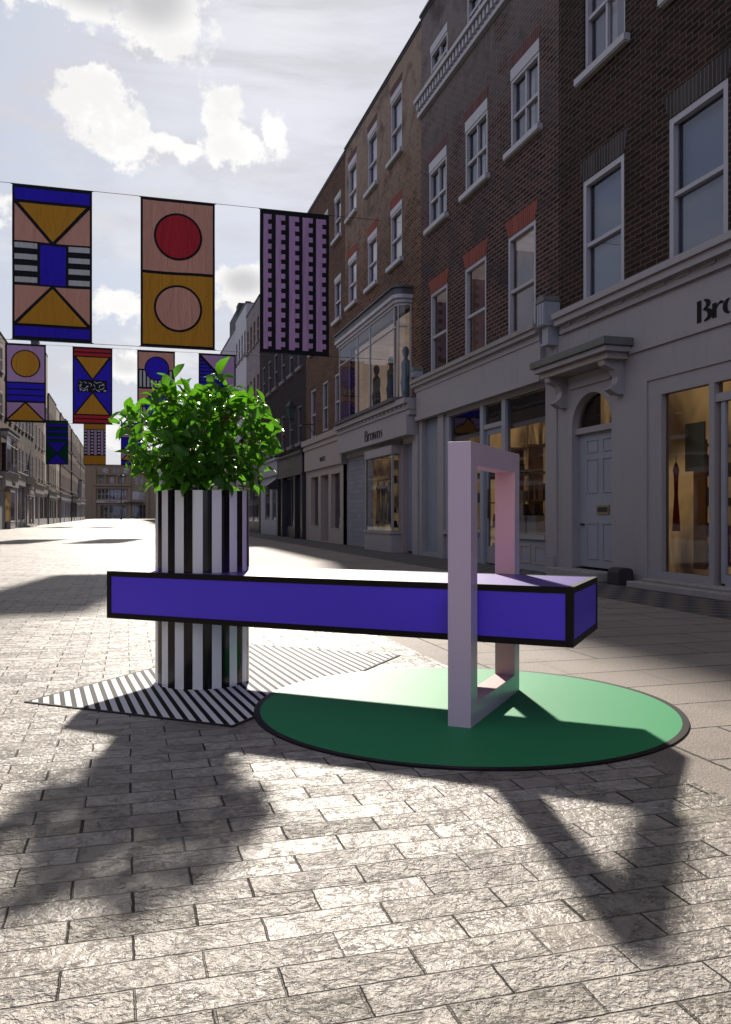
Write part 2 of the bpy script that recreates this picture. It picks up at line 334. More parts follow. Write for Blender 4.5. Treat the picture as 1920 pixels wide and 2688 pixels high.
    k.set(bs, 'Normal', k.bump(hgt, 1.0, 0.017))
PAVE = pmat('riven_granite_setts', paving_mat)
def flag_mat(k, bs):
    tc = k.a('ShaderNodeTexCoord').outputs['Object']
    wv = k.noise(tc, 14, 4, 0.7, out=1)
    wv = k.a('ShaderNodeVectorMath', {0: k.a('ShaderNodeVectorMath', {0: wv, 1: (0.5, 0.5, 0.5)}, operation='SUBTRACT').outputs[0], 3: 0.02}, operation='SCALE').outputs[0]
    p = k.a('ShaderNodeVectorMath', {0: tc, 1: wv}, operation='ADD').outputs[0]
    s_ = k.a('ShaderNodeSeparateXYZ', {0: p})
    mx, my, r1, r2, fx, fy, idv = tiles(k, s_.outputs[0], s_.outputs[1], 0.77, 0.383, 0.74, 0.37, 0.149, 0.0060, 0.0040)
    kerb = k.m('LESS_THAN', s_.outputs[0], 1.932)
    kj = k.rng(k.m('ABSOLUTE', k.m('SUBTRACT', s_.outputs[0], 1.935)), 0.004, 0.008, 1.0, 0.0)
    j = k.m('MAXIMUM', k.m('MULTIPLY', k.m('MAXIMUM', mx, my), k.m('SUBTRACT', 1.0, kerb)), kj)
    n = k.noise(tc, 5, 5, 0.6); nf = k.noise(tc, 130, 3, 0.6); nm_ = k.noise(tc, 45, 4, 0.6)
    base = k.mix(r1, (0.26, 0.225, 0.19), (0.31, 0.272, 0.235)); base = k.mix(k.m('MULTIPLY', n, 0.35), base, (0.22, 0.2, 0.175))
    base = k.mix(k.rng(nf, 0.40, 0.6, 0.7, 0.0), base, (0.10, 0.088, 0.075))
    base = k.mix(k.rng(k.noise(tc, 2.2, 5, 0.65), 0.5, 0.75, 0.0, 0.45), base, (0.13, 0.115, 0.10))
    base = k.mix(k.m('MULTIPLY', k.rng(k.noise(tc, 0.9, 5, 0.6), 0.45, 0.7), 0.4), base, (0.12, 0.11, 0.10))
    base = k.mix(k.m('MULTIPLY', j, k.rng(nm_, 0.3, 0.6, 0.7, 1.0)), base, (0.022, 0.018, 0.015))
    k.set(bs, 'Base Color', base); k.set(bs, 'Roughness', k.m('ADD', 0.58, k.m('MULTIPLY', nm_, 0.2))); k.set(bs, 'Specular IOR Level', 0.12)
    h = k.m('SUBTRACT', k.m('ADD', k.m('MULTIPLY', nf, 0.35), k.m('MULTIPLY', nm_, 0.25)), k.m('MULTIPLY', j, 0.9))
    k.set(bs, 'Normal', k.bump(h, 1.0, 0.009))
FLAG = pmat('smooth_flagstones', flag_mat)
def tact_mat(k, bs):
    tc = k.a('ShaderNodeTexCoord').outputs['Object']
    s_ = k.a('ShaderNodeSeparateXYZ', {0: tc})
    mx, my, r1, r2, fx, fy, idv = tiles(k, s_.outputs[0], s_.outputs[1], 0.30, 0.20, 0.0, 0.15, 0.0, 0.012, 0.012)
    ch = k.m('LESS_THAN', k.m('ABSOLUTE', k.m('SUBTRACT', fx, 0.5)), 0.24)
    base = k.mix(ch, (0.115, 0.10, 0.085), (0.035, 0.038, 0.045))
    base = k.mix(k.m('MAXIMUM', mx, my), base, (0.13, 0.115, 0.095)); base = k.mix(k.m('MULTIPLY', k.noise(tc, 3, 4), 0.5), base, (0.07, 0.065, 0.06))
    k.set(bs, 'Base Color', base); k.set(bs, 'Roughness', 0.7); k.set(bs, 'Specular IOR Level', 0.15)
    k.set(bs, 'Normal', k.bump(k.noise(tc, 90, 3), 0.4, 0.004))
TACT = pmat('checkered_forecourt', tact_mat)
GRD = paint('rough_ground', (0.12, 0.115, 0.11), 0.9, 0.2, 0.3)
def sheet(name, x0, x1, y0, y1, z, m):
    b = MB(); b.face([(x0, y0, z), (x1, y0, z), (x1, y1, z), (x0, y1, z)], m); o = b.build(name); tag(o, kind='structure'); return o
sheet('ground', -1500, 1500, -1500, 1500, -0.03, GRD)
sheet('road', -7.3, 1.735, -12, 212, 0.0, PAVE)
sheet('pavement', 1.735, 4.70, -12, 212, 0.0, FLAG)
sheet('forecourt_paving', 4.70, 6.6, -12, 212, 0.0, TACT)
# ------------------------------------------------------------------ installation: bench, portal frame, planter, mat, disc
E1 = Vector((*c2s(0.912, -0.41), 0)).normalized(); E2 = Vector((*c2s(0.41, 0.912), 0)).normalized()
def frame_obj(loc):
    return math.atan2(E1.y, E1.x)
RB = math.atan2(E1.y, E1.x)
LIL = paint('lilac_lacquer', (0.60, 0.49, 0.62), 0.3, 0.0, 0.0, coat=0.1)
PINK = paint('pink_lacquer', (0.66, 0.40, 0.38), 0.35, 0.0, 0.0, coat=0.15)
VIO = paint('violet_lacquer', (0.085, 0.038, 0.72), 0.4, 0.0, 0.0, coat=0.1)
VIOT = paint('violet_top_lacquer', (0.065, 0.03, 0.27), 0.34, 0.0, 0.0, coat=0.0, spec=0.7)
EDGE = paint('black_lacquer', (0.006, 0.004, 0.003), 0.45, 0.1, 0.0, spec=0.25)
GREEN = paint('green_lacquer', (0.026, 0.225, 0.085), 0.56, 0.0, 0.0, spec=0.16)
p0 = Vector((*c2s(0.4166, 3.297), 0)) - E1*0.0956           # near left foot of the portal
portal = empty('portal_frame', p0, RB, 'tall pale lilac rectangular frame standing around the violet bench', 'sculpture')
PW, PD, PH, PT = 0.0956, 0.795, 1.143, 0.091
def portal_piece(name, y0, y1, z0, z1, inner):
    b = MB(); b.box(0, PW, y0, y1, z0, z1, LIL, skip='')
    o = b.build(name, portal); return o
# four bars butted end to end; inner faces carry the pink lining
b = MB(); b.box(0, PW, 0, PT, 0.004, PH, LIL); b.build('upright', portal, bevel=0.0015)
b = MB(); b.box(0, PW, PD-PT, PD, 0.004, PH, LIL); b.build('upright', portal, bevel=0.0015)
b = MB(); b.box(0, PW, PT, PD-PT, PH-PT, PH, LIL); b.build('top_bar', portal)
b = MB(); b.box(0, PW, PT, PD-PT, 0.004, PT, LIL); b.build('bottom_bar', portal)
b = MB(); e_ = 0.0015
b.box(0.002, PW-0.002, PT, PT+e_, PT, PH-PT, PINK); b.box(0.002, PW-0.002, PD-PT-e_, PD-PT, PT, PH-PT, PINK)
b.box(0.002, PW-0.002, PT+e_, PD-PT-e_, PH-PT-e_, PH-PT, PINK); b.box(0.002, PW-0.002, PT+e_, PD-PT-e_, PT, PT+e_, PINK)
b.build('lining', portal)
# bench
bz0, bz1 = 0.335, 0.570; BLN = 0.3816+1.9207; BW = 0.606
c0 = Vector((*c2s(0.4555, 3.384), 0)) + E2*0.002
bench = empty('bench', c0 - E1*1.9207, RB, 'long violet box bench with black edges between planter and frame', 'bench')
BT = 0.026
b = MB(); b.box(BT, BLN-BT, 0.003, BW-0.003, bz0+BT, bz1-BT, VIO)
b.build('body_panel', bench)
b = MB(); b.box(BT, BLN-BT, BT*0.5, BW-BT*0.5, bz1-BT, bz1-0.001, VIOT); b.build('seat', bench)
b = MB(); b.box(0.003, BT, BT, BW-BT, bz0+BT, bz1-BT, VIO); b.build('end_panel', bench); b = MB(); b.box(BLN-BT, BLN-0.003, BT, BW-BT, bz0+BT, bz1-BT, VIO); b.build('end_panel', bench)
b = MB()
for (z0, z1) in ((bz0, bz0+BT), (bz1-BT, bz1)):
    yy = BT if z0 == bz0 else BT*0.5
    b.box(0, BLN, 0, yy, z0, z1, EDGE); b.box(0, BLN, BW-yy, BW, z0, z1, EDGE)
    b.box(0, BT, yy, BW-yy, z0, z1, EDGE); b.box(BLN-BT, BLN, yy, BW-yy, z0, z1, EDGE)
for x0 in (0, BLN-BT*1.15):
    for y0 in (0, BW-BT): b.box(x0, x0+BT*(1 if x0 == 0 else 1.15), y0, y0+BT, bz0+BT, bz1-BT, EDGE)
b.box(BT, BLN-BT, BT, BW-BT, bz0+0.004, bz0+0.008, VIO)
b.build('black_edging', bench)
# planter
PC = Vector((*c2s(-0.8336, 4.268), 0)); PR = 0.236; PZ = 0.971
def stripe_mat(k, bs):
    tc = k.a('ShaderNodeTexCoord').outputs['Object']; s_ = k.a('ShaderNodeSeparateXYZ', {0: tc})
    an = k.m('ARCTAN2', s_.outputs[1], s_.outputs[0])
    f_ = k.m('FRACT', k.m('ADD', k.m('MULTIPLY', an, 16/(2*math.pi)), 100.0))
    st = k.m('GREATER_THAN', f_, 0.48)
    k.set(bs, 'Base Color', k.mix(st, (0.004, 0.004, 0.004), (0.74, 0.74, 0.75))); k.set(bs, 'Roughness', k.m('ADD', 0.10, k.m('MULTIPLY', k.noise(tc, 3, 3), 0.10)))
    k.set(bs, 'Coat Weight', 0.08); k.set(bs, 'Specular IOR Level', 0.4)
STR = pmat('black_white_stripes', stripe_mat)
SOIL = paint('soil', (0.03, 0.02, 0.012), 0.95, 0.4, 1.0, scale=20)
ang = math.atan2(-PC.y, -PC.x)                 # direction from planter to the camera; a stripe boundary lies there
planter = empty('planter', PC, ang, 'tall glossy cylinder planter with black and white vertical stripes', 'planter')
b = MB(); NS = 128; k_ = b.mat(STR)
for (r0, z0, r1, z1) in ((PR, 0.005, PR, PZ), (PR, PZ, PR-0.012, PZ), (PR-0.012, PZ, PR-0.012, PZ-0.08)):
    for j in range(NS):
        a0, a1 = 2*math.pi*j/NS, 2*math.pi*(j+1)/NS
        b.face([(r0*math.cos(a0), r0*math.sin(a0), z0), (r0*math.cos(a1), r0*math.sin(a1), z0), (r1*math.cos(a1), r1*math.sin(a1), z1), (r1*math.cos(a0), r1*math.sin(a0), z1)], STR, smooth=(r0 == r1))
b.build('pot', planter)
b = MB(); b.face([((PR-0.013)*math.cos(2*math.pi*j/64), (PR-0.013)*math.sin(2*math.pi*j/64), PZ-0.03) for j in range(64)], SOIL); b.build('soil', planter)
# striped mat
mat_c = Vector((0.573, 4.42, 0)); ma = R(-39.5)
def rug_mat(k, bs):
    tc = k.a('ShaderNodeTexCoord').outputs['Object']; s_ = k.a('ShaderNodeSeparateXYZ', {0: tc})
    ph = k.m('MULTIPLY', k.m('ADD', s_.outputs[0], s_.outputs[1]), 0.7071/0.0465)
    st = k.m('GREATER_THAN', k.m('FRACT', k.m('ADD', ph, 100.3)), 0.46)
    ex = k.m('GREATER_THAN', k.m('ABSOLUTE', s_.outputs[0]), 0.555-0.016); ey = k.m('GREATER_THAN', k.m('ABSOLUTE', s_.outputs[1]), 0.93-0.016)
    c_ = k.mix(st, (0.008, 0.007, 0.007), (0.60, 0.59, 0.60)); c_ = k.mix(k.m('MAXIMUM', ex, ey), c_, (0.03, 0.025, 0.024))
    k.set(bs, 'Base Color', c_); k.set(bs, 'Roughness', 0.7); k.set(bs, 'Specular IOR Level', 0.1)
RUG = pmat('diagonal_stripes', rug_mat)
b = MB(); b.box(-0.555, 0.555, -0.93, 0.93, 0.001, 0.005, RUG); o = b.build('striped_mat'); o.location = mat_c; o.rotation_euler = (0, 0, ma)
tag(o, 'flat rectangular mat with diagonal black and white stripes under the planter', 'mat')
# green disc
dc_ = Vector((1.4397, 3.426, 0)); disc = empty('round_platform', dc_, 0, 'flat glossy green disc with thin black rim under the frame', 'platform')
def ring(b, r0, r1, z, m, n=160):
    for j in range(n):
        a0, a1 = 2*math.pi*j/n, 2*math.pi*(j+1)/n
        b.face([(r0*math.cos(a0), r0*math.sin(a0), z), (r1*math.cos(a0), r1*math.sin(a0), z), (r1*math.cos(a1), r1*math.sin(a1), z), (r0*math.cos(a1), r0*math.sin(a1), z)], m)
b = MB(); b.face([(0.90*math.cos(2*math.pi*j/160), 0.90*math.sin(2*math.pi*j/160), 0.0068) for j in range(160)], GREEN); b.build('disc_top', disc)
b = MB(); ring(b, 0.90, 0.927, 0.007, EDGE)
for j in range(160):
    a0, a1 = 2*math.pi*j/160, 2*math.pi*(j+1)/160
    b.face([(0.927*math.cos(a0), 0.927*math.sin(a0), 0.0), (0.927*math.cos(a1), 0.927*math.sin(a1), 0.0), (0.927*math.cos(a1), 0.927*math.sin(a1), 0.007), (0.927*math.cos(a0), 0.927*math.sin(a0), 0.007)], EDGE)
b.build('rim', disc)
# ------------------------------------------------------------------ shrub
def leafmat(k, bs):
    tc = k.a('ShaderNodeTexCoord').outputs['Object']; at = k.a('ShaderNodeAttribute', attribute_name='leafc'); uvn = k.a('ShaderNodeUVMap')
    s_ = k.a('ShaderNodeSeparateXYZ', {0: uvn.outputs[0]})
    rib = k.rng(k.m('ABSOLUTE', k.m('SUBTRACT', s_.outputs[0], 0.5)), 0.0, 0.045, 1.0, 0.0)
    vein = k.m('MULTIPLY', k.rng(k.m('ABSOLUTE', k.m('SUBTRACT', k.m('FRACT', k.m('MULTIPLY', k.m('ADD', s_.outputs[1], k.m('MULTIPLY', k.m('ABSOLUTE', k.m('SUBTRACT', s_.outputs[0], 0.5)), -0.7)), 8.0)), 0.5)), 0.0, 0.12, 1.0, 0.0), 0.25)
    c_ = k.mix(at.outputs['Fac'], (0.008, 0.07, 0.006), (0.065, 0.22, 0.012)); c_ = k.mix(k.m('MAXIMUM', rib, vein), c_, (0.14, 0.30, 0.03))
    c_ = k.mix(k.m('MULTIPLY', k.noise(tc, 30, 3), 0.4), c_, (0.02, 0.09, 0.01))
    k.set(bs, 'Base Color', c_); k.set(bs, 'Roughness', 0.34)
    nm = k.bump(k.m('MAXIMUM', rib, vein), 0.4, 0.002); k.set(bs, 'Normal', nm)
    tl = k.a('ShaderNodeBsdfTranslucent', {'Color': k.mix(0.5, c_, (0.17, 0.50, 0.012))})
    mx = k.a('ShaderNodeMixShader', {0: 0.48}); k.l.new(bs.outputs[0], mx.inputs[1]); k.l.new(tl.outputs[0], mx.inputs[2]); return mx
LEAF = pmat('glossy_leaf', leafmat)
BARK = paint('brown_bark', (0.10, 0.055, 0.03), 0.85, 0.3, 0.8, scale=30)
rnd = random.Random(11)
shrub = empty('shrub', PC + Vector((0, 0, PZ-0.03)), 0, 'bushy bright green shrub with large pointed leaves growing in planter', 'plant')
shrub.scale = (0.91, 0.91, 0.93)
stems = MB(); tips = []
SC = Vector((-0.02, 0.0, 0.335))
def inside(p): 
    q = p - SC; return (q.x/0.43)**2 + (q.y/0.40)**2 + ((q.z)/0.345)**2
stems.tube([(0, 0, 0), (0.01, 0.0, 0.10), (-0.005, 0.01, 0.2), (0.01, 0.0, 0.33)], [0.014, 0.012, 0.010, 0.006], BARK)
for i in range(34):
    az = rnd.uniform(0, 2*math.pi); el = math.asin(rnd.uniform(-0.92, 1.0))
    d = Vector((math.cos(az)*math.cos(el), math.sin(az)*math.cos(el), math.sin(el)))
    tip = SC + Vector((d.x*0.40, d.y*0.38, d.z*0.31))*rnd.uniform(0.55, 0.85)
    st = Vector((rnd.uniform(-.02, .02), rnd.uniform(-.02, .02), rnd.uniform(0.0, 0.22)))
    mid = st.lerp(tip, 0.5) + Vector((rnd.uniform(-.03, .03), rnd.uniform(-.03, .03), rnd.uniform(-0.01, 0.05)))
    pts = [((1-s)**2*st + 2*s*(1-s)*mid + s*s*tip) for s in (0, .2, .4, .6, .8, 1)]
    stems.tube(pts, [0.006, 0.005, 0.0042, 0.0034, 0.0026, 0.0016], BARK, seg=5)
    tips.append(pts)
LV, LF, LC, LU = [], [], [], []
def leaf(base, d, up, L, W, curl, cval):
    d = d.normalized(); s_ = d.cross(up)
    if s_.length < 0.1: s_ = d.cross(Vector((1, 0, 0)))
    s_.normalize(); n = s_.cross(d).normalized(); i = len(LV)
    prof = [(0.0, 0.03), (0.12, 0.42), (0.3, 0.88), (0.5, 1.0), (0.7, 0.80), (0.87, 0.38), (1.0, 0.0)]
    fold = rnd.uniform(0.12, 0.32); wav = rnd.uniform(-0.05, 0.05)
    for tt, ww in prof:
        c = base + d*(L*tt) + n*(curl*L*(tt*(1-tt)*1.6 - tt*tt*0.55)); h = W*ww*0.5
        wv = wav*L*math.sin(tt*6)
        LV.extend([tuple(c - s_*h + n*(h*fold*2+wv)), tuple(c), tuple(c + s_*h + n*(h*fold*2-wv))]); LU.extend([(0, tt), (0.5, tt), (1, tt)])
    for j in range(len(prof)-1):
        a = i+3*j; LF.extend([(a, a+1, a+4, a+3), (a+1, a+2, a+5, a+4)]); LC.extend([cval, cval])
nodes = []
for pts in tips:
    for f_ in (0.55, 0.75, 0.9, 1.0):
        x = f_*5; j = min(int(x), 4); nodes.append((pts[j].lerp(pts[j+1], x-j), (pts[j+1]-pts[j]).normalized()))
tw = stems
for i in range(225):
    while True:
        q = Vector((rnd.uniform(-1, 1), rnd.uniform(-1, 1), rnd.uniform(-1, 1)))
        if 0.3 < q.length < 1: break
    if rnd.random() < 0.28: q = q.normalized()*rnd.uniform(1.0, 1.2)
    p = SC + Vector((q.x*0.39, q.y*0.37, q.z*0.31))
    if p.z < -0.02 or (p.z < 0.05 and p.to_2d().length < 0.12): continue
    src = min(nodes, key=lambda n: (n[0]-p).length + 0.25*max(0, n[0].z-p.z))[0]
    if (p-src).length > 0.02: tw.tube([src, src.lerp(p, 0.5)+Vector((0, 0, 0.008)), p], [0.0028, 0.002, 0.0012], BARK, seg=4)
    ax = ((p-src).normalized()*0.5 + (p-SC).normalized()*0.6 + Vector((rnd.gauss(0, .3), rnd.gauss(0, .3), rnd.gauss(0.1, .3)))).normalized()
    k0 = rnd.uniform(0, 6.28); nlv = rnd.randint(3, 6)
    e1 = ax.orthogonal().normalized(); e2 = ax.cross(e1)
    for q_ in range(nlv):
        an = k0 + q_*2.4; out = e1*math.cos(an)+e2*math.sin(an)
        d = (ax*rnd.uniform(0.3, 0.9) + out*0.95 + Vector((0, 0, -0.12))).normalized()
        L = rnd.uniform(0.065, 0.13); bp = p - ax*0.018*q_
        if bp.z + d.z*L < 0.0 and bp.to_2d().length < PR+0.02: d.z = abs(d.z)*0.6
        if inside(bp + d*L) > 1.42: d = (d - (bp-SC).normalized()*0.6).normalized()
        leaf(bp, d, Vector((rnd.gauss(0, .6), rnd.gauss(0, .6), 1)).normalized(), L, L*rnd.uniform(0.36, 0.50), rnd.uniform(-0.05, 0.4), rnd.random()**1.3)
stems.build('branches', shrub)
for i in range(16):                       # leaves drooping over the rim
    an = 2*math.pi*i/16 + rnd.uniform(-.15, .15); p = Vector((math.cos(an)*(PR+0.03), math.sin(an)*(PR+0.03), 0.075))
    leaf(p, Vector((math.cos(an)*0.6+rnd.gauss(0, .3), math.sin(an)*0.6+rnd.gauss(0, .3), rnd.uniform(-0.75, 0.1))), Vector((0, 0, 1)), rnd.uniform(0.08, 0.12), 0.05, 0.2, rnd.random())
me = bpy.data.meshes.new('foliage'); me.from_pydata(LV, [], LF); me.materials.append(LEAF)
at = me.attributes.new('leafc', 'FLOAT', 'FACE'); at.data.foreach_set('value', LC)
uv = me.uv_layers.new(name='UVMap'); uv.data.foreach_set('uv', [c for lp in me.loops for c in LU[lp.vertex_index]])
me.polygons.foreach_set('use_smooth', [True]*len(LF)); me.update()
fo = bpy.data.objects.new('foliage', me); sc.collection.objects.link(fo); fo.parent = shrub
# ------------------------------------------------------------------ lettering
def text_mesh(name, s, size, m, depth=0.006, spacing=1.0):
    cu = bpy.data.curves.new(name, 'FONT'); cu.body = s; cu.size = size; cu.extrude = depth/2; cu.align_x = 'CENTER'; cu.align_y = 'CENTER'; cu.space_character = spacing
    to = bpy.data.objects.new(name, cu); sc.collection.objects.link(to)
    dg = bpy.context.evaluated_depsgraph_get(); me = bpy.data.meshes.new_from_object(to.evaluated_get(dg)); bpy.data.objects.remove(to)
    me.materials.clear(); me.materials.append(m); return me
def put_text(name, s, size, m, parent, x, y, z, depth=0.006, sx=1.0, sz=1.0, spacing=1.0):
    """reads left to right when seen from -X (facade-local), text along -Y... towards the viewer's right"""
    me = text_mesh(name, s, size, m, depth, spacing)
    for v in me.vertices:
        a, bb, c = v.co; v.co = (x - c, y - a*sx, z + bb*sz)
    o = bpy.data.objects.new(name, me); sc.collection.objects.link(o); o.parent = parent; return o
def ribbon(path):
    L, Rr = [], []
    for i, (x, y, wd) in enumerate(path):
        x0, y0 = path[max(i-1, 0)][:2]; x1, y1 = path[min(i+1, len(path)-1)][:2]; dx, dy = x1-x0, y1-y0; l = math.hypot(dx, dy) or 1
        L.append((x - dy/l*wd/2, y + dx/l*wd/2)); Rr.append((x + dy/l*wd/2, y - dx/l*wd/2))
    return L, Rr
def arc(cx, cy, rx, ry, a0, a1, wf, n=14):
    return [(cx+rx*math.cos(R(a0+(a1-a0)*i/n)), cy+ry*math.sin(R(a0+(a1-a0)*i/n)), wf(R(a0+(a1-a0)*i/n))) for i in range(n+1)]
cw = lambda a: 0.03 + 0.13*abs(math.cos(a))
GLY = {
 'B': (0.60, [[(0.08, 0, .16), (0.08, 1, .16)], arc(0.22, 0.77, 0.22, 0.21, 75, -80, cw), arc(0.22, 0.27, 0.30, 0.26, 88, -78, lambda a: 0.03+0.17*abs(math.cos(a)))]),
 'r': (0.42, [[(0.07, 0, .15), (0.07, .66, .15)], [(0.15, .42, .02), (0.22, .58, .05), (0.32, .62, .13), (0.40, .57, .10)]]),
 'o': (0.52, [arc(0.24, 0.33, 0.19, 0.32, 100, 260, cw), arc(0.24, 0.33, 0.19, 0.32, 80, -80, cw)]),
 'w': (0.74, [[(0.03, .66, .14), (0.20, 0.0, .14)], [(0.22, 0.02, .03), (0.34, .66, .03)], [(0.34, .66, .14), (0.50, 0.0, .14)], [(0.52, 0.02, .03), (0.66, .66, .03)]]),
 'n': (0.54, [[(0.07, 0, .15), (0.07, .66, .15)], [(0.16, .50, .02), (0.24, .60, .03), (0.33, .63, .06), (0.40, .54, .12)], [(0.41, 0, .15), (0.41, .50, .15)]]),
 's': (0.36, [[(0.30, .60, .03), (0.16, .64, .06), (0.07, .52, .12), (0.17, .36, .15), (0.27, .20, .13), (0.20, .05, .06), (0.02, .06, .03)]]),
}
def browns(parent, x, y_left, z0, h, sx=1.75):
    b = MB(); cur = 0.0
    for ch in 'Browns':
        adv, strokes = GLY[ch]
        for pth in strokes:
            L, Rr = ribbon(pth)
            for i in range(len(L)-1):
                q = [L[i], L[i+1], Rr[i+1], Rr[i]]
                b.prism(q, lambda p, d, c0=cur: (x - d, y_left - (c0+p[0])*h*sx, z0 + p[1]*h), 0.0, 0.006, INK)
        cur += adv
    return b.build('lettering', parent)
# ------------------------------------------------------------------ facade pieces; local frame: facade plane x = 0, street at x < 0, y along the street
def wall_panel(b, y0, y1, z0, z1, holes, m, x=0.0, depth=0.14, rev=None):
    """flat wall with rectangular holes and reveals"""
    ys = sorted(set([y0, y1] + [v for h in holes for v in h[:2] if y0 < v < y1])); zs = sorted(set([z0, z1] + [v for h in holes for v in h[2:4] if z0 < v < z1]))
    for i in range(len(ys)-1):
        for j in range(len(zs)-1):
            cy, cz = (ys[i]+ys[i+1])/2, (zs[j]+zs[j+1])/2
            if any(h[0] < cy < h[1] and h[2] < cz < h[3] for h in holes): continue
            b.face([(x, ys[i+1], zs[j]), (x, ys[i], zs[j]), (x, ys[i], zs[j+1]), (x, ys[i+1], zs[j+1])], m)
    rm = rev or m
    for h in holes:
        a0, a1, c0, c1 = h[:4]; xd = x+depth
        b.face([(x, a0, c0), (xd, a0, c0), (xd, a0, c1), (x, a0, c1)], rm); b.face([(x, a1, c0), (x, a1, c1), (xd, a1, c1), (xd, a1, c0)], rm)
        b.face([(x, a0, c0), (x, a1, c0), (xd, a1, c0), (xd, a0, c0)], rm); b.face([(x, a0, c1), (xd, a0, c1), (xd, a1, c1), (x, a1, c1)], rm)
def shell(b, y0, y1, z0, z1, m, depth=9.0, front_x=0.0):
    b.face([(front_x, y0, z0), (depth, y0, z0), (depth, y0, z1), (front_x, y0, z1)], m)
    b.face([(front_x, y1, z0), (front_x, y1, z1), (depth, y1, z1), (depth, y1, z0)], m)
    b.face([(depth, y0, z0), (depth, y1, z0), (depth, y1, z1), (depth, y0, z1)], m)
def sash(par, y0, y1, z0, z1, style='sash', back=BLIND, x=0.05, sill=True, lint=0.0, fr=0.055, fm=None, glassm=None):
    fm = fm or WINP; b = MB()
    x0, x1 = x-0.035, x+0.05
    zt = z1-lint
    b.box(x0, x1, y0, y0+fr, z0, zt, fm); b.box(x0, x1, y1-fr, y1, z0, zt, fm); b.box(x0, x1, y0+fr, y1-fr, z0, z0+fr, fm); b.box(x0, x1, y0+fr, y1-fr, zt-fr, zt, fm)
    if lint: b.box(x0-0.012, x1, y0, y1, zt, z1, fm)
    mid = z0 + (zt-z0)*0.47
    if style != 'fixed': b.box(x0+0.012, x1, y0+fr, y1-fr, mid-0.025, mid+0.025, fm)
    if style == 'quad':
        cy = (y0+y1)/2; b.box(x0+0.022, x1, cy-0.022, cy+0.022, z0+fr, mid-0.025, fm); b.box(x0+0.022, x1, cy-0.022, cy+0.022, mid+0.025, zt-fr, fm)
    wnd = b.build('window', par)
    g = MB(); g.face([(x+0.03, y1-fr, z0+fr), (x+0.03, y0+fr, z0+fr), (x+0.03, y0+fr, zt-fr), (x+0.03, y1-fr, zt-fr)], glassm or GL_UP); g.build('pane', wnd)
    g = MB()
    if back == 'curtain':
        g.box(x+0.22, x+0.23, y0, y1, z0, z1, IN_DRK)
        for (a, c) in ((y0+fr*0.5, y0+(y1-y0)*0.40), (y1-(y1-y0)*0.34, y1-fr*0.5)):
            n = 10
            for i in range(n):
                ya, yb = a+(c-a)*i/n, a+(c-a)*(i+1)/n; xa, xb = x+0.09+0.025*(i % 2), x+0.09+0.025*((i+1) % 2)
                g.face([(xa, yb if False else ya, z0), (xa, ya, z1), (xb, yb, z1), (xb, yb, z0)], CURT)
        g.box(x+0.15, x+0.155, y0+(y1-y0)*0.40, y0+(y1-y0)*0.66, z0, z1, BLIND); g.build('curtain', wnd)
    elif back == 'half':
        g.box(x+0.09, x+0.095, y0, y1, z0, mid, BLINDG); g.box(x+0.13, x+0.135, y0, y1, mid, z1, SKYB); g.build('blind', wnd)  # lower sheet is a blind, upper one is coloured as reflected sky
    elif back == 'room':
        g.box(x+0.75, x+0.76, y0-0.3, y1+0.5, z0-0.1, z1+0.1, IN_BRN); g.face([(x+0.1, y1+0.5, z0), (x+0.75, y1+0.5, z0), (x+0.75, y1+0.5, z1), (x+0.1, y1+0.5, z1)], IN_BRN)
        g.face([(x+0.1, y0-0.3, z0), (x+0.75, y0-0.3, z0), (x+0.75, y0-0.3, z1), (x+0.1, y0-0.3, z1)], IN_BRN)
        g.face([(x+0.1, y0-.3, z1), (x+0.75, y0-.3, z1), (x+0.75, y1+.5, z1), (x+0.1, y1+.5, z1)], IN_ROOM); g.face([(x+0.1, y0-.3, z0), (x+0.75, y0-.3, z0), (x+0.75, y1+.5, z0), (x+0.1, y1+.5, z0)], IN_BRN); g.build('room', wnd)
    else:
        g.box(x+0.11, x+0.115, y0, y1, z0, z1, back); g.build('blind', wnd)
    if sill:
        g = MB(); g.box(-0.09, x0-0.001, y0-0.11, y1+0.11, z0-0.09, z0-0.002, fm); g.box(-0.075, -0.002, y0-0.10, y1+0.10, z0-0.11, z0-0.09, STONE); g.build('sill', wnd)
    return wnd
def arch(par, y0, y1, z0, h, m, splay=0.13):
    b = MB(); b.prism([(y0, z0), (y1, z0), (y1+splay, z0+h), (y0-splay, z0+h)], lambda p, d: (-d, p[0], p[1]), 0.0, 0.006, m); return b.build('brick_arch', par)
def dent(b, y0, y1, z0, z1, x0, x1, m, pitch=0.13):
    n = int((y1-y0)/pitch)
    for i in range(n):
        a = y0+(i+0.25)*(y1-y0)/n; b.box(x0, x1, a, a+0.5*(y1-y0)/n, z0, z1, m)
def shopbox(par, y0, y1, z0, z1, x0, depth, wall=IN_AMB, floor=WOOD, name='display_room'):
    b = MB(); x1 = x0+depth
    b.face([(x1, y0, z0), (x1, y1, z0), (x1, y1, z1), (x1, y0, z1)], wall); b.face([(x0, y0, z0), (x1, y0, z0), (x1, y0, z1), (x0, y0, z1)], wall)
    b.face([(x0, y1, z0), (x0, y1, z1), (x1, y1, z1), (x1, y1, z0)], wall); b.face([(x0, y0, z1), (x1, y0, z1), (x1, y1, z1), (x0, y1, z1)], wall)
    b.face([(x0, y0, z0), (x0, y1, z0), (x1, y1, z0), (x1, y0, z0)], floor); return b.build(name, par)
def pane(par, y0, y1, z0, z1, x, m=None, name='shop_pane'):
    b = MB(); b.face([(x, y1, z0), (x, y0, z0), (x, y0, z1), (x, y1, z1)], m or GL_SHOP); return b.build(name, par)
def roof_slab(par, y0, y1, z, m=ROOF, depth=9.0):
    b = MB(); b.box(-0.02, depth, y0, y1, z, z+0.06, m); return b.build('roof', par)
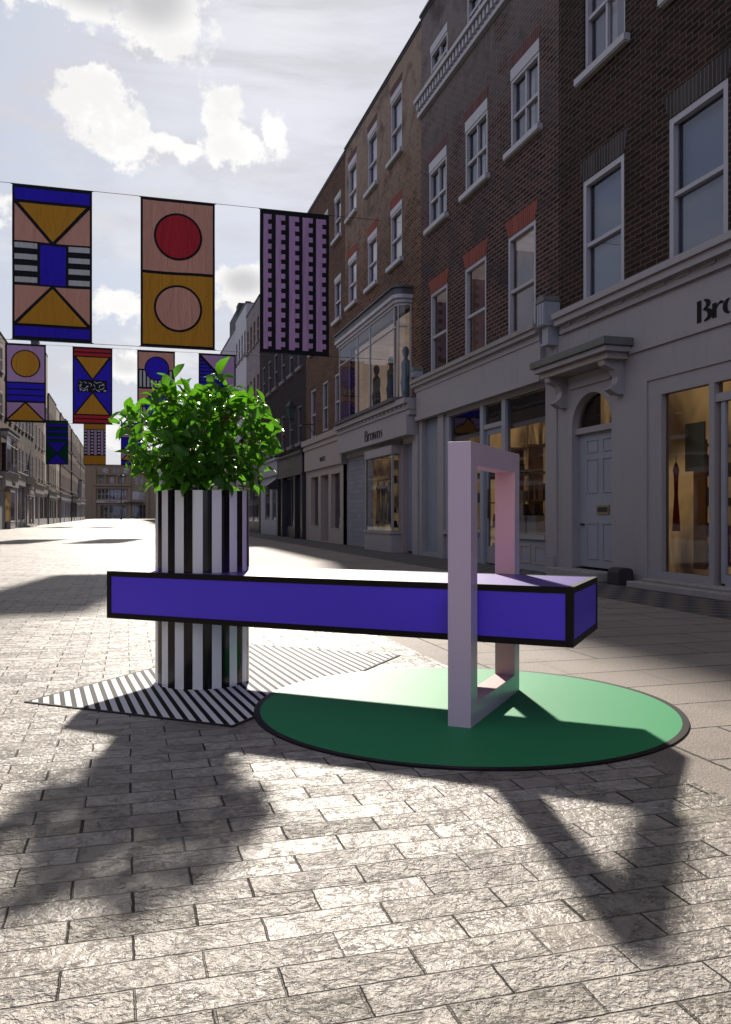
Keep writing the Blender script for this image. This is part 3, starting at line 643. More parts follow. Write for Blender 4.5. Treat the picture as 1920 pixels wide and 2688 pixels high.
def parapet_cap(par, y0, y1, z, m, x0=-0.03, x1=0.25, h=0.05):
    b = MB(); b.box(x0, x1, y0, y1, z+0.062, z+0.062+h, m); return b.build('coping', par)
def chimney(par, y0, y1, z0, z1, x0=1.0, x1=1.9, m=ROOF):
    b = MB(); b.box(x0, x1, y0, y1, z0, z1, m); b.box(x0-0.05, x1+0.05, y0-0.05, y1+0.05, z1, z1+0.08, m)
    n = max(1, int((y1-y0)/0.35))
    for i in range(n):
        yc = y0+(i+0.5)*(y1-y0)/n; b.tube([(x0+0.4, yc, z1+0.08), (x0+0.4, yc, z1+0.38)], [0.11, 0.09], BR_D, seg=8)
    return b.build('chimney', par)
# ================================================================== building A (right, nearest)
XR, XL = 6.0, -6.95
def build_A():
    e = empty('brick_building', (XR, 0, 0), 0, 'nearest dark brick building above wide white shopfront with canopied door', 'building', 'terraced shop buildings on the right')
    Y0, Y1, T = 4.3, 10.80, 11.5
    cols = [(9.16, 10.14), (7.28, 8.26), (5.40, 6.38)]
    holes = [(a, c, 3.72, 5.395) for a, c in cols] + [(a-0.02, c-0.02, 6.83, 8.45) for a, c in cols] + [(a, c, 9.5, 10.7) for a, c in cols]
    b = MB(); wall_panel(b, Y0, Y1, 3.60, T, holes, BR_A, depth=0.2); shell(b, Y0, Y1, 0, T, BR_A); b.build('wall', e)
    roof_slab(e, Y0, Y1, T)
    for a, c in cols:
        sash(e, a, c, 3.72, 5.395, 'sash', 'half', x=0.04, sill=False, fr=0.075)
        w_ = sash(e, a-0.02, c-0.02, 6.83, 8.45, 'quad', 'curtain', x=0.06, fr=0.06)
        sash(e, a, c, 9.5, 10.7, 'quad', 'curtain', x=0.06)
        b = MB(); b.prism([(a-0.0, 5.40), (c+0.0, 5.40), (c+0.10, 5.68), (a-0.10, 5.68)], lambda p, d: (-d, p[0], p[1]), 0.0, 0.005, ARCHD); b.build('brick_arch', e)
    # cornice
    b = MB(); b.box(-0.20, 0.0, Y0, 10.66, 3.62, 3.70, WP); b.box(-0.16, 0.0, Y0, 10.66, 3.53, 3.62, WP); b.box(-0.07, 0.0, Y0, 10.66, 3.42, 3.53, WP)
    dent(b, Y0, 10.66, 3.49, 3.53, -0.085, -0.07, WP, 0.42); b.build('cornice', e)
    # painted ground-floor wall with openings; door arch is cut as a polygon
    dy0, dy1 = 9.41, 10.405; sy0, sy1 = 4.9, 8.66
    b = MB(); wall_panel(b, Y0, Y1, 0, 3.42, [(sy0, sy1, 0.10, 2.45), (dy0, dy1, 0.12, 2.56)], WP, x=-0.02, depth=0.16)
    # spandrels of the arch
    cy, zc, rr = (dy0+dy1)/2, 2.05, (dy1-dy0)/2; ap = [(cy+rr*math.cos(R(180-180*i/20)), zc+rr*0.9*math.sin(R(180*i/20))) for i in range(21)]
    half = len(ap)//2
    for i in range(20):
        p_, q_ = ap[i], ap[i+1]
        b.face([(-0.02, p_[0], p_[1]), (-0.02, q_[0], q_[1]), (-0.02, q_[0], 2.56), (-0.02, p_[0], 2.56)], WP)
        b.face([(-0.02, p_[0], p_[1]), (0.13, p_[0], p_[1]), (0.13, q_[0], q_[1]), (-0.02, q_[0], q_[1])], WP)
    b.box(-0.05, -0.021, Y0, 8.99, 2.83, 2.90, WP); b.build('shopfront_wall', e)
    browns(e, -0.022, 7.735, 2.937, 0.235)
    # door
    b = MB(); b.box(0.10, 0.14, dy0, dy1, 0.14, 1.97, WP2)
    for (a, c, z0, z1) in ((9.50, 9.80, 1.15, 1.62), (9.92, 10.2, 1.15, 1.62), (9.50, 9.80, 1.70, 1.88), (9.92, 10.2, 1.70, 1.88), (9.50, 9.80, 0.25, 0.75), (9.92, 10.2, 0.25, 0.75)):
        for (p, q, r, s) in ((a, c, z0, z0+0.018), (a, c, z1-0.018, z1), (a, a+0.018, z0+0.018, z1-0.018), (c-0.018, c, z0+0.018, z1-0.018)): b.box(0.088, 0.10, p, q, r, s, WP2)
    door = b.build('door', e)
    b = MB(); b.box(0.08, 0.10, 9.64, 9.93, 0.865, 0.98, GOLD); b.box(0.076, 0.08, 9.665, 9.905, 0.89, 0.955, BLK); b.build('letter_plate', door)
    b = MB(); b.tube([(0.10, 10.28, 0.72), (0.05, 10.28, 0.72)], [0.012, 0.022], BLK, seg=10); b.build('door_knob', door)
    b = MB(); b.box(0.03, 0.14, dy0, dy1, 1.97, 2.05, WP); b.build('transom', e)
    b = MB(); b.face([(0.09, p[0], p[1]) for p in ap], GL_SHOP); fl = b.build('fanlight', e)
    b = MB(); b.box(0.5, 0.51, dy0-0.1, dy1+0.1, 1.97, 2.6, IN_AMB); b.prism([(cy-0.1+0.34*math.cos(R(a)), 2.04+0.34*math.sin(R(a))) for a in range(0, 181, 12)], lambda p, d: (0.49-d, p[0]-0.28, p[1]), 0, 0.01, IN_YEL); b.build('lit_hallway', fl)
    b = MB(); b.box(-0.34, 0.12, 9.30, 10.56, 0.001, 0.12, STONE); b.build('doorstep', e, bevel=0.012)
    # canopy over the door on two scrolled brackets
    b = MB(); ca, cb = 8.92, 10.86
    b.box(-0.44, -0.021, ca, cb, 2.93, 3.03, LEADG); b.box(-0.40, -0.021, ca+0.04, cb-0.04, 2.86, 2.93, WP); b.box(-0.33, -0.021, ca+0.11, cb-0.11, 2.78, 2.86, WARM); b.build('door_canopy', e, bevel=0.008)
    for yc in (9.20, 10.60):
        b = MB(); prof = [(0, 2.36), (-0.10, 2.36), (-0.20, 2.42), (-0.10, 2.50), (-0.08, 2.58), (-0.13, 2.66), (-0.27, 2.72), (-0.29, 2.78), (0, 2.78)]
        b.prism(prof, lambda p, d: (p[0]-0.021, d, p[1]), yc-0.07, yc+0.07, WP); b.build('canopy_bracket', e, fix=True)
    b = MB(); b.box(-0.05, -0.021, dy0-0.02, dy1+0.02, 2.60, 2.77, WP); b.build('frieze_panel', e)
    # shop window joinery
    b = MB(); xg = 0.06
    b.box(0.0, 0.10, 8.40, sy1, 0.10, 2.45, WP); b.box(0.0, 0.10, sy0, 8.40, 2.26, 2.45, WP); b.box(0.0, 0.10, 7.495, 8.40, 0.10, 0.19, WP); b.box(0.0, 0.11, 7.49, 7.575, 0.19, 2.26, WP)
    b.box(0.01, 0.09, 6.45, 7.49, 2.05, 2.14, WP); b.box(0.0, 0.11, 6.38, 6.45, 0.10, 2.26, WP); b.box(0.0, 0.10, sy0, 5.0, 0.10, 2.26, WP); b.box(0.0, 0.1, 5.0, 6.38, 0.10, 0.19, WP)
    b.box(0.03, 0.07, 7.36, 7.42, 0.13, 2.05, WP2); b.box(0.03, 0.07, 6.45, 7.36, 0.10, 0.22, WP2); b.build('shop_window_frame', e)
    pane(e, 7.575, 8.40, 0.19, 2.26, xg); pane(e, 6.45, 7.49, 2.14, 2.26, xg); pane(e, 6.45, 7.36, 0.22, 2.05, xg); pane(e, 5.0, 6.38, 0.19, 2.26, xg)
    shopbox(e, 4.9, 8.64, 0.12, 2.5, 0.105, 2.2, IN_AMB)
    b = MB(); b.box(-0.34, -0.021, 4.9, 8.60, 0.001, 0.075, STONE); b.box(-0.20, -0.021, 4.9, 8.50, 0.075, 0.11, STONE); b.build('shop_step', e, bevel=0.01)
    # party console at the boundary with the next shop
    return e
ARCHD = brick('dark_soldier_brick', (0.030, 0.026, 0.024), (0.07, 0.06, 0.055), (0.10, 0.095, 0.09), bw=0.065, bh=2.0, mz=0.009, stamt=0.3)
def console(par, yc, z0, z1, x=0.18, w_=0.20):
    b = MB(); h = z1-z0
    b.box(-x, 0.0, yc-w_/2, yc+w_/2, z0+h*0.38, z1-0.10, WP2)
    pr = [(yc+w_/2*1.1*math.cos(R(a)), z1-0.10+0.10*math.sin(R(a))) for a in range(0, 181, 15)]
    b.prism(pr, lambda p, d: (-d, p[0], p[1]), 0.0, x+0.02, LEADG)
    for k in range(3): b.box(-x-0.02, -x, yc-w_/2+0.01+k*w_/3, yc-w_/2+w_/3-0.01+k*w_/3, z0+h*0.40, z1-0.12, WP2)
    b.box(-x*0.75, 0.0, yc-w_/2*0.8, yc+w_/2*0.8, z0+0.04, z0+h*0.38, WP2); b.box(-x*0.82, 0, yc-w_/2*0.9, yc+w_/2*0.9, z0, z0+0.04, WP2)
    return b.build('end_console', par)
# ================================================================== building B
def build_B():
    e = empty('brick_building', (XR, 0, 0), 0, 'dark purple brick building with red brick window arches and white dentil cornice', 'building', 'terraced shop buildings on the right')
    Y0, Y1, T = 10.80, 16.65, 11.30
    c1 = [(11.515, 12.47), (13.335, 14.275), (15.155, 16.075)]; c2 = [(11.40, 12.37), (13.28, 14.26), (15.20, 16.17)]
    holes = [(a, c, 3.675, 5.37) for a, c in c1] + [(a, c, 6.735, 8.075) for a, c in c2] + [(a-0.05, c-0.08, 9.66, 10.45) for a, c in c2]
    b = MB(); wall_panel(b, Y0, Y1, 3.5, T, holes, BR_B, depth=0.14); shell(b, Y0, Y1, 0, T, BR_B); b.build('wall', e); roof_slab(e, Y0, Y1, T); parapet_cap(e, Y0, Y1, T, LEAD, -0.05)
    for i, (a, c) in enumerate(c1):
        sash(e, a, c, 3.675, 5.37, 'sash', 'room', x=0.04, sill=False, fr=0.065); arch(e, a+0.02, c-0.02, 5.37, 0.285, RED, 0.115)
    for a, c in c2:
        sash(e, a, c, 6.735, 8.075, 'quad', 'curtain', x=0.04, lint=0.19); arch(e, a, c, 8.078, 0.20, RED2, 0.06)
        sash(e, a-0.05, c-0.08, 9.66, 10.45, 'quad', BLUER, x=0.04, sill=False, lint=0.16)
    b = MB(); b.box(-0.13, 0, 15.0, 16.1, 9.62, 9.70, BEIGE); b.build('window_box', e)
    b = MB(); b.box(-0.16, 0, Y0, Y1+0.04, 9.53, 9.61, WINP); b.box(-0.06, 0, Y0, Y1+0.04, 9.33, 9.53, WINP); dent(b, Y0, Y1, 9.37, 9.52, -0.12, -0.06, WINP, 0.15); b.box(-0.08, 0, Y0, Y1+0.04, 9.25, 9.33, WINP); b.build('dentil_cornice', e)
    # shopfront
    b = MB(); b.box(-0.26, 0, 11.12, Y1+0.02, 3.60, 3.67, STONE); b.box(-0.22, 0, 11.12, Y1+0.02, 3.53, 3.60, WP); b.box(-0.15, 0, 11.12, Y1, 3.43, 3.53, WP); b.box(-0.13, 0, 11.12, Y1-0.05, 2.92, 3.43, WP)
    b.box(-0.15, 0, 11.12, Y1, 2.83, 2.92, WP); b.build('fascia', e)
    b = MB()
    b.box(-0.04, 0.14, 10.80, 11.13, 0, 3.43, WP); b.box(-0.05, 0.14, 15.25, 15.56, 0, 2.83, WP); b.box(-0.05, 0.14, 16.48, Y1, 0, 2.83, WP); b.box(-0.03, 0.08, 15.56, 16.48, 0, 0.08, WP)
    b.box(-0.08, -0.041, 10.83, 11.10, 0, 0.25, WP)
    b.box(0.0, 0.14, 11.13, 15.25, 2.76, 2.83, WP); b.build('pilasters', e)
    b = MB(); b.box(0.06, 0.08, 15.56, 16.48, 0.08, 2.83, BLUEG); b.build('side_door', e)
    b = MB()
    for (a, c) in ((13.44, 13.62), (12.56, 12.74)): b.box(-0.01, 0.09, a, c-0.04, 0.0, 2.76, WP2)
    b.box(0.0, 0.08, 12.70, 13.44, 2.34, 2.42, WP); b.box(-0.01, 0.09, 15.05, 15.249, 0.55, 2.76, WP2)
    for (a, c) in ((11.13, 12.56), (13.62, 15.249)):
        b.box(-0.06, 0.09, a, c, 0.48, 0.55, WP); b.box(0.0, 0.07, a, c, 0.0, 0.48, WP2)
        n = 3
        for i in range(n):
            p, q = a+(c-a)*i/n+0.06, a+(c-a)*(i+1)/n-0.06; b.box(-0.012, 0.0, p, q, 0.10, 0.14, WARM); b.box(-0.012, 0.0, p, q, 0.36, 0.40, WARM); b.box(-0.012, 0, p, p+0.035, 0.14, 0.36, WARM); b.box(-0.012, 0, q-0.035, q, 0.14, 0.36, WARM)
    b.build('shop_window_frame', e)
    pane(e, 11.13, 12.56, 0.55, 2.76, 0.04); pane(e, 13.58, 15.05, 0.55, 2.76, 0.04); pane(e, 12.70, 13.44, 2.42, 2.76, 0.04)
    b = MB(); b.box(0.04, 0.07, 12.72, 12.80, 0.02, 2.34, BLUEG); b.box(0.04, 0.07, 13.34, 13.42, 0.02, 2.34, BLUEG); b.box(0.04, 0.07, 12.80, 13.34, 2.24, 2.34, BLUEG); b.box(0.04, 0.07, 12.80, 13.34, 0.02, 0.30, WP); d = b.build('shop_door', e)
    pane(d, 12.80, 13.34, 0.30, 2.24, 0.055, name='pane')
    b = MB(); b.tube([(0.02, 13.30, 0.8), (0.02, 13.30, 1.3)], 0.012, BLK); b.build('handle', d)
    shopbox(e, 11.1, 15.28, 0.02, 2.76, 0.10, 1.6, IN_AMB)
    b = MB(); b.box(0.13, 0.14, 11.13, 15.24, 2.28, 2.36, WP2); b.box(0.12, 0.14, 11.13, 15.24, 2.36, 2.76, BR_E); b.build('inner_pelmet', e)
    console(e, 10.88, 3.30, 4.02, 0.24, 0.22); console(e, 16.60, 3.62, 3.98, 0.2, 0.14)
    return e
# ================================================================== building C
def build_C():
    e = empty('brick_building', (XR, 0, 0), 0, 'brown brick building with large glazed bay window above white shopfront', 'building', 'terraced shop buildings on the right')
    Y0, Y1, T = 16.65, 23.05, 11.22
    cols = [(17.94, 18.80), (19.90, 20.74), (21.83, 22.70)]
    holes = [(a, c, 9.16, 10.71) for a, c in cols] + [(a, c, 6.69, 8.03) for a, c in cols]
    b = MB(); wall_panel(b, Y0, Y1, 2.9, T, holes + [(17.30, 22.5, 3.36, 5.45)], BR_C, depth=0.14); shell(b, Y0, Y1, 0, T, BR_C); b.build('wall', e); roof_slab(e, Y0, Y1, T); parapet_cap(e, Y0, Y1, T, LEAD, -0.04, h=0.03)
    for a, c in cols:
        sash(e, a, c, 9.16, 10.71, 'sash', BLIND, x=0.045, lint=0.16); arch(e, a+0.01, c-0.01, 10.714, 0.17, RED2, 0.05)
        sash(e, a, c, 6.69, 8.03, 'sash', BLIND, x=0.045, lint=0.13); arch(e, a, c, 8.033, 0.22, RED, 0.05)
    # bay window: front plane x=-0.32 with a rounded near corner
    bx = -0.32; ya, yb = 17.28, 22.52
    def outline(off=0.0):
        pts = [(0.0, ya-off)]
        for i in range(7):
            a = R(90*i/6); pts.append((bx-off+(0.22)*(1-math.sin(a)), ya-off+0.22*(1-math.cos(a))))
        return pts + [(bx-off, yb+off), (0.0, yb+off)]
    def ringp(b, off, z0, z1, m): b.prism(outline(off), lambda p, d: (p[0], p[1], d), z0, z1, m)
    b = MB(); ringp(b, 0.10, 5.66, 5.80, LEAD); ringp(b, 0.14, 5.80, 5.84, LEAD); b.build('bay_roof', e)
    b = MB(); ringp(b, 0.10, 5.58, 5.66, WINP); ringp(b, 0.05, 5.50, 5.58, WINP); ringp(b, 0.01, 5.44, 5.50, WINP); b.build('bay_cornice', e)
    bay = MB(); pr = outline(0)
    for (yy, wd) in ((17.55, 0.05), (19.48, 0.05), (20.60, 0.05), (22.47, 0.05)): bay.box(bx, bx+0.05, yy-wd/2, yy+wd/2, 3.42, 5.44, WINP)
    for zt in (4.98,):
        for i in range(1, len(pr)-2):
            (x0, y0), (x1, y1) = pr[i], pr[i+1]; bay.tube([(x0+0.01, y0, zt), (x1+0.01, y1, zt)], 0.022, WINP, seg=6, cap=False)
    bay.box(-0.03, 0, ya-0.001, ya+0.04, 3.42, 5.44, WINP); bay.box(-0.03, 0, yb-0.04, yb, 3.42, 5.44, WINP)
    bay.tube([(bx+0.035, ya+0.05, 3.42), (bx+0.035, ya+0.05, 5.44)], 0.02, WINP)
    bw_ = bay.build('bay_window', e)
    g = MB()
    for i in range(0, len(pr)-1):
        (x0, y0), (x1, y1) = pr[i], pr[i+1]; g.face([(x0+0.012, y0+0.005, 3.42), (x0+0.012, y0+0.005, 5.44), (x1+0.012, y1-0.005, 5.44), (x1+0.012, y1-0.005, 3.42)], GL_BAY, smooth=True)
    g.build('bay_glass', bw_)
    b = MB(); b.box(1.3, 1.31, ya-0.2, yb+0.2, 3.3, 5.46, IN_ROOM); b.face([(0.1, ya-.2, 5.46), (1.3, ya-.2, 5.46), (1.3, yb+.2, 5.46), (0.1, yb+.2, 5.46)], IN_ROOM); b.face([(-0.25, ya, 3.36), (1.3, ya, 3.36), (1.3, yb, 3.36), (-0.25, yb, 3.36)], IN_BRN)
    b.face([(0.1, yb+.02, 3.36), (1.3, yb+.02, 3.36), (1.3, yb+.02, 5.46), (0.1, yb+.02, 5.46)], IN_ROOM)
    for yy in (18.1, 19.1, 20.2, 21.3): b.box(1.27, 1.30, yy, yy+0.42, 3.55, 4.55, WOOD)
    b.build('upstairs_showroom', bw_)
    b = MB(); ringp(b, 0.12, 3.34, 3.42, LEAD); b.build('bay_sill', e)
    # cornice and fascia under the bay
    b = MB(); b.box(-0.38, 0, 16.66, 22.9, 3.22, 3.335, WP); b.box(-0.30, 0, 16.66, 22.85, 3.10, 3.22, WP); dent(b, 16.7, 22.8, 3.17, 3.21, -0.325, -0.30, WP, 0.3); b.box(-0.26, 0, 16.68, 22.8, 2.98, 3.10, WP); b.build('cornice', e)
    b = MB(); b.box(-0.30, 0.0, 16.75, 22.75, 2.56, 2.98, WP); b.build('fascia', e)
    browns(e, -0.302, 19.95, 2.66, 0.235*1.15)
    # ground floor
    b = MB(); b.box(-0.08, 0.2, 16.66, 17.0, 0, 2.56, WP); b.box(0.0, 0.2, 17.9, 18.0, 0, 2.56, WARM)
    b.box(-0.15, 0.2, 22.9, 23.04, 2.3, 3.0, GREYD); b.box(0.0, 0.2, 17.0, 23.04, 2.44, 2.56, WP); b.build('shopfront_wall', e)
    b = MB(); b.box(0.12, 0.15, 17.0, 17.9, 0.04, 2.44, BLUEG); b.build('side_door', e)
    b = MB(); b.box(0.05, 0.2, 20.25, 23.04, 0, 2.44, BR_P); b.build('painted_brick_wall', e)
    b = MB(); wx = -0.22; a, c = 18.0, 20.2
    b.box(wx-0.02, 0.0, a-0.02, c, 0.0, 0.42, WP); b.box(wx-0.05, 0, a-0.05, c, 0.42, 0.48, WP); b.box(wx-0.02, 0, a-0.02, c, 2.24, 2.44, WP)
    for (yy, xx) in ((a, wx), (c-0.05, wx), (a, -0.05)): b.box(xx, xx+0.05, yy, yy+0.05, 0.48, 2.24, WP)
    b.build('shop_window_frame', e)
    pane(e, a+0.05, c-0.05, 0.48, 2.24, wx+0.02); b = MB(); b.face([(wx+0.05, a+0.02, 0.48), (-0.05, a+0.02, 0.48), (-0.05, a+0.02, 2.24), (wx+0.05, a+0.02, 2.24)], GL_SHOP); b.build('shop_pane', e)
    shopbox(e, 18.02, 20.22, 0.45, 2.24, 0.0, 1.5, IN_YEL)
    return e
def shop_ground(e, y0, y1, fz0, fz1, m, opens, proud=0.08, intm=IN_DRK, top=None, pil=True, sillz=0.45):
    """generic shopfront: fascia, pilasters, openings = [(a, c, z0, z1, kind)]"""
    b = MB(); wall_panel(b, y0, y1, 0, fz0, [(a, c, z0, z1) for a, c, z0, z1, kd in opens], m, x=-0.012, depth=0.2); b.build('shopfront_wall', e)
    b = MB(); b.box(-proud, 0, y0+0.03, y1-0.03, fz0, fz1, m); b.box(-proud-0.12, 0, y0, y1, fz1, fz1+0.09, m); b.box(-proud-0.04, 0, y0+0.02, y1-0.02, fz1-0.08, fz1, m); b.build('fascia', e)
    for a, c, z0, z1, kd in opens:
        if kd == 'door':
            b = MB(); b.box(0.12, 0.15, a, c, z0, z1, GREYD); b.build('side_door', e)
        else:
            b = MB(); b.box(0.02, 0.07, a, a+0.05, z0, z1, m); b.box(0.02, 0.07, c-0.05, c, z0, z1, m); b.box(0.02, 0.07, a+0.05, c-0.05, z1-0.05, z1, m); b.box(0.02, 0.07, a+0.05, c-0.05, z0, z0+0.05, m)
            if c-a > 1.6: b.box(0.02, 0.07, (a+c)/2-0.02, (a+c)/2+0.02, z0+0.05, z1-0.05, m)
            wnd = b.build('shop_window', e); pane(wnd, a+0.05, c-0.05, z0+0.05, z1-0.05, 0.045, name='pane'); shopbox(wnd, a, c, z0, z1, 0.19, 1.0, intm, name='display_room')
def generic(y0, y1, side, T, bm, rows, nwin, label, winw=0.85, shopm=WP, fz=(2.3, 2.95), sill=True, style='sash', backs=(BLINDG,), archm=None, group=None, ww_frame=None, shop=True, x_off=0.0, capm=LEAD, intm=IN_DRK):
    W = y1-y0
    if side == 'R': e = empty('brick_building', (XR+x_off, y0, 0), 0, label, 'building', group); 
    else: e = empty('brick_building', (XL-x_off, y1, 0), math.pi, label, 'building', group)
    holes = []; pitch = W/nwin if nwin else W
    for (z0, z1) in rows:
        for i in range(nwin): c = (i+0.5)*pitch; holes.append((c-winw/2, c+winw/2, z0, z1))
    zb = fz[1]+0.05 if shop else 0
    b = MB(); wall_panel(b, 0, W, zb, T, holes, bm, depth=0.14); shell(b, 0, W, 0, T, bm); b.build('wall', e); roof_slab(e, 0, W, T); parapet_cap(e, 0, W, T, capm)
    for j, h in enumerate(holes):
        sash(e, h[0], h[1], h[2], h[3], style, backs[j % len(backs)], x=0.045, sill=sill, fm=ww_frame)
        if archm: arch(e, h[0]+0.01, h[1]-0.01, h[3]+0.003, 0.22, archm, 0.05)
    if shop:
        n = max(1, int(W/2.6)); op = []
        for i in range(n):
            a, c = 0.25+i*(W-0.3)/n, (i+1)*(W-0.3)/n
            if i == n//2 and n > 1: op += [(a, a+0.8, 0.02, fz[0]-0.2, 'door'), (a+1.0, c, 0.5, fz[0]-0.2, 'win')] if c-a > 2.2 else [(a, c, 0.5, fz[0]-0.2, 'win')]
            else: op.append((a, c, 0.5, fz[0]-0.2, 'win'))
        shop_ground(e, 0, W, fz[0], fz[1], shopm, op, intm=intm)
    return e
A = build_A(); B = build_B(); C = build_C()
GR = 'terraced shop buildings on the right'; GLF = 'terraced shop buildings on the left'
# ------------------------------------------------------------------ building D (orange-brown, white shop with black letters)
D = empty('brick_building', (XR, 0, 0), 0, 'narrow orange-brown brick building over cream shopfront lettered WHISTLES', 'building', GR)
hD = [(23.55, 24.33, 9.05, 10.35), (23.55, 24.33, 6.62, 7.92), (23.5, 24.3, 3.5, 5.04), (25.15, 25.91, 3.5, 5.04), (26.88, 27.67, 3.45, 5.04), (25.15, 25.91, 6.3, 7.9), (26.88, 27.67, 6.3, 7.9), (25.15, 25.91, 9.0, 10.35), (26.88, 27.67, 9.0, 10.35)]
b = MB(); wall_panel(b, 23.05, 28.40, 3.1, 11.15, hD, BR_D, depth=0.14); shell(b, 23.05, 28.40, 0, 11.15, BR_D); b.build('wall', D); roof_slab(D, 23.05, 28.40, 11.15); parapet_cap(D, 23.05, 28.4, 11.15, LEAD)
for i, h in enumerate(hD): sash(D, *h, 'sash', BLUER if i in (0, 1) else BLINDG, x=0.045, sill=(h[2] > 6), lint=0.12 if h[2] > 6 else 0)
b = MB(); b.box(-0.16, 0, 23.2, 28.5, 3.20, 3.38, WARM); b.box(-0.09, 0, 23.2, 28.45, 3.12, 3.20, WARM); b.box(-0.14, 0, 23.2, 28.3, 3.03, 3.12, WARM); b.box(-0.10, 0, 23.25, 28.25, 2.34, 3.03, WARM); b.build('fascia', D)
put_text('lettering', 'WHISTLES', 0.20, INK, D, -0.104, 25.5, 2.60, sx=0.9, sz=1.05, spacing=0.9)
op = [(26.47, 27.59, 0.48, 2.11), (25.05, 26.12, 0.02, 2.11), (23.6, 24.72, 0.43, 2.09)]
b = MB(); wall_panel(b, 23.21, 28.40, 0, 2.34, op, WARM, x=-0.012, depth=0.3); b.build('shopfront_wall', D)
b = MB(); b.box(0.24, 0.27, 25.05, 26.12, 0.02, 2.11, GREYD); b.build('side_door', D)
POS = paint('red_spot_poster', (0.55, 0.52, 0.54), 0.6, 0.05, 0); REDP = paint('poster_red', (0.55, 0.06, 0.07), 0.6, 0.1, 0)
for (a, c, z0, z1) in (op[0], op[2]):
    b = MB(); b.box(-0.03, 0.10, a, c, z0, z0+0.03, WARM); b.box(0.10, 0.14, a, a+0.03, z0+0.03, z1, WARM); b.box(0.10, 0.14, c-0.03, c, z0+0.03, z1, WARM); wnd = b.build('shop_window', D)
    pane(wnd, a+0.03, c-0.03, z0+0.03, z1, 0.12, name='pane'); shopbox(wnd, a, c, z0, z1, 0.29, 1.0, IN_BRN)
    b = MB(); b.box(0.22, 0.224, a+0.12, a+0.50, 0.75, 1.25, POS); b.box(0.21, 0.214, a+0.04, a+0.26, 1.1, 1.45, POS)
    for q, (dy, dz) in enumerate(((0.2, 0.85), (0.38, 1.12), (0.25, 1.0), (0.12, 1.3), (0.18, 1.2))): b.box(0.205, 0.208, a+dy, a+dy+0.07, dz, dz+0.09, REDP)
    b.build('poster', wnd)
# ------------------------------------------------------------------ building E (sooty) with two shops
Eb = empty('brick_building', (XR, 0, 0), 0, 'soot-black brick building with a navy-black shopfront beyond the cream shop', 'building', GR)
uE = [29.6, 31.25, 32.95, 34.65, 36.2, 37.8]
hE = [(u-0.36, u+0.36, 3.45, 4.80) for u in uE] + [(u-0.38, u+0.38, 6.18, 7.58) for u in uE]
b = MB(); wall_panel(b, 28.40, 38.95, 3.1, 9.0, hE, BR_E, depth=0.14); shell(b, 28.40, 38.95, 0, 9.0, BR_E); b.build('wall', Eb); roof_slab(Eb, 28.4, 38.95, 9.0)
DIMF = paint('dim_window_paint', (0.10, 0.09, 0.10), 0.5, 0.1, 0)
for i, h in enumerate(hE): sash(Eb, *h, 'sash', IN_DRK if i > 5 else CURT, x=0.045, sill=True, fm=DIMF)
b = MB(); b.box(-0.10, 0, 28.6, 33.4, 2.35, 3.05, NAVY); b.box(-0.20, 0, 28.45, 33.5, 3.05, 3.12, NAVY); b.box(-0.16, 0, 28.45, 33.5, 2.28, 2.35, NAVY); b.build('fascia', Eb)
put_text('lettering', 'CLAUDIE', 0.17, GOLD, Eb, -0.104, 31.1, 2.82); put_text('lettering', 'PIERLOT', 0.17, GOLD, Eb, -0.104, 31.1, 2.58)
b = MB()
for yy in (28.45, 29.75, 32.3, 33.3): b.box(-0.14, 0.1, yy, yy+0.28, 0.0, 2.28, NAVY)
b.box(0.0, 0.1, 28.73, 29.75, 0, 2.28, NAVY); b.box(0.0, 0.1, 30.03, 32.3, 0, 0.35, NAVY); b.box(0.05, 0.1, 32.58, 33.3, 0, 2.28, NAVY); b.build('shopfront_wall', Eb)
b = MB(); b.box(0.02, 0.06, 30.03, 30.10, 0.35, 2.28, NAVY); b.box(0.02, 0.06, 31.2, 31.27, 0.35, 2.28, NAVY); b.box(0.02, 0.06, 32.23, 32.3, 0.35, 2.28, NAVY); b.box(0.02, 0.06, 30.03, 32.3, 2.20, 2.28, NAVY); b.box(0.02, 0.06, 30.03, 32.3, 0.35, 0.42, NAVY); wnd = b.build('shop_window', Eb); pane(wnd, 30.1, 32.23, 0.35, 2.28, 0.05, name='pane'); shopbox(wnd, 30.03, 32.3, 0.35, 2.28, 0.11, 1.0, IN_DRK)
b = MB(); b.prism([(0, 2.45), (-0.55, 2.05), (-0.55, 1.9), (0, 1.9)], lambda p, d: (p[0], d, p[1]), 33.45, 34.2, NAVY); b.build('entrance_hood', Eb)
b = MB(); wall_panel(b, 33.6, 38.6, 0, 2.5, [(34.4, 35.5, 0.6, 2.1), (36.0, 37.4, 0.6, 2.1)], WP2, x=-0.012, depth=0.15); b.box(-0.12, 0, 33.6, 38.6, 2.5, 3.1, WP2); b.box(-0.2, 0, 33.55, 38.65, 3.1, 3.2, WP2); b.build('shopfront_wall', Eb)
for (a, c) in ((34.4, 35.5), (36.0, 37.4)):
    b = MB(); b.box(0.0, 0.05, a, a+0.05, 0.6, 2.1, WP2); b.box(0.0, 0.05, c-0.05, c, 0.6, 2.1, WP2); b.box(0.0, 0.05, a+0.05, c-0.05, 0.6, 0.65, WP2); b.box(0.0, 0.05, a+0.05, c-0.05, 2.05, 2.1, WP2); wnd = b.build('shop_window', Eb); pane(wnd, a+0.05, c-0.05, 0.6, 2.1, 0.03, name='pane'); shopbox(wnd, a, c, 0.6, 2.1, 0.14, 0.8, IN_DRK)
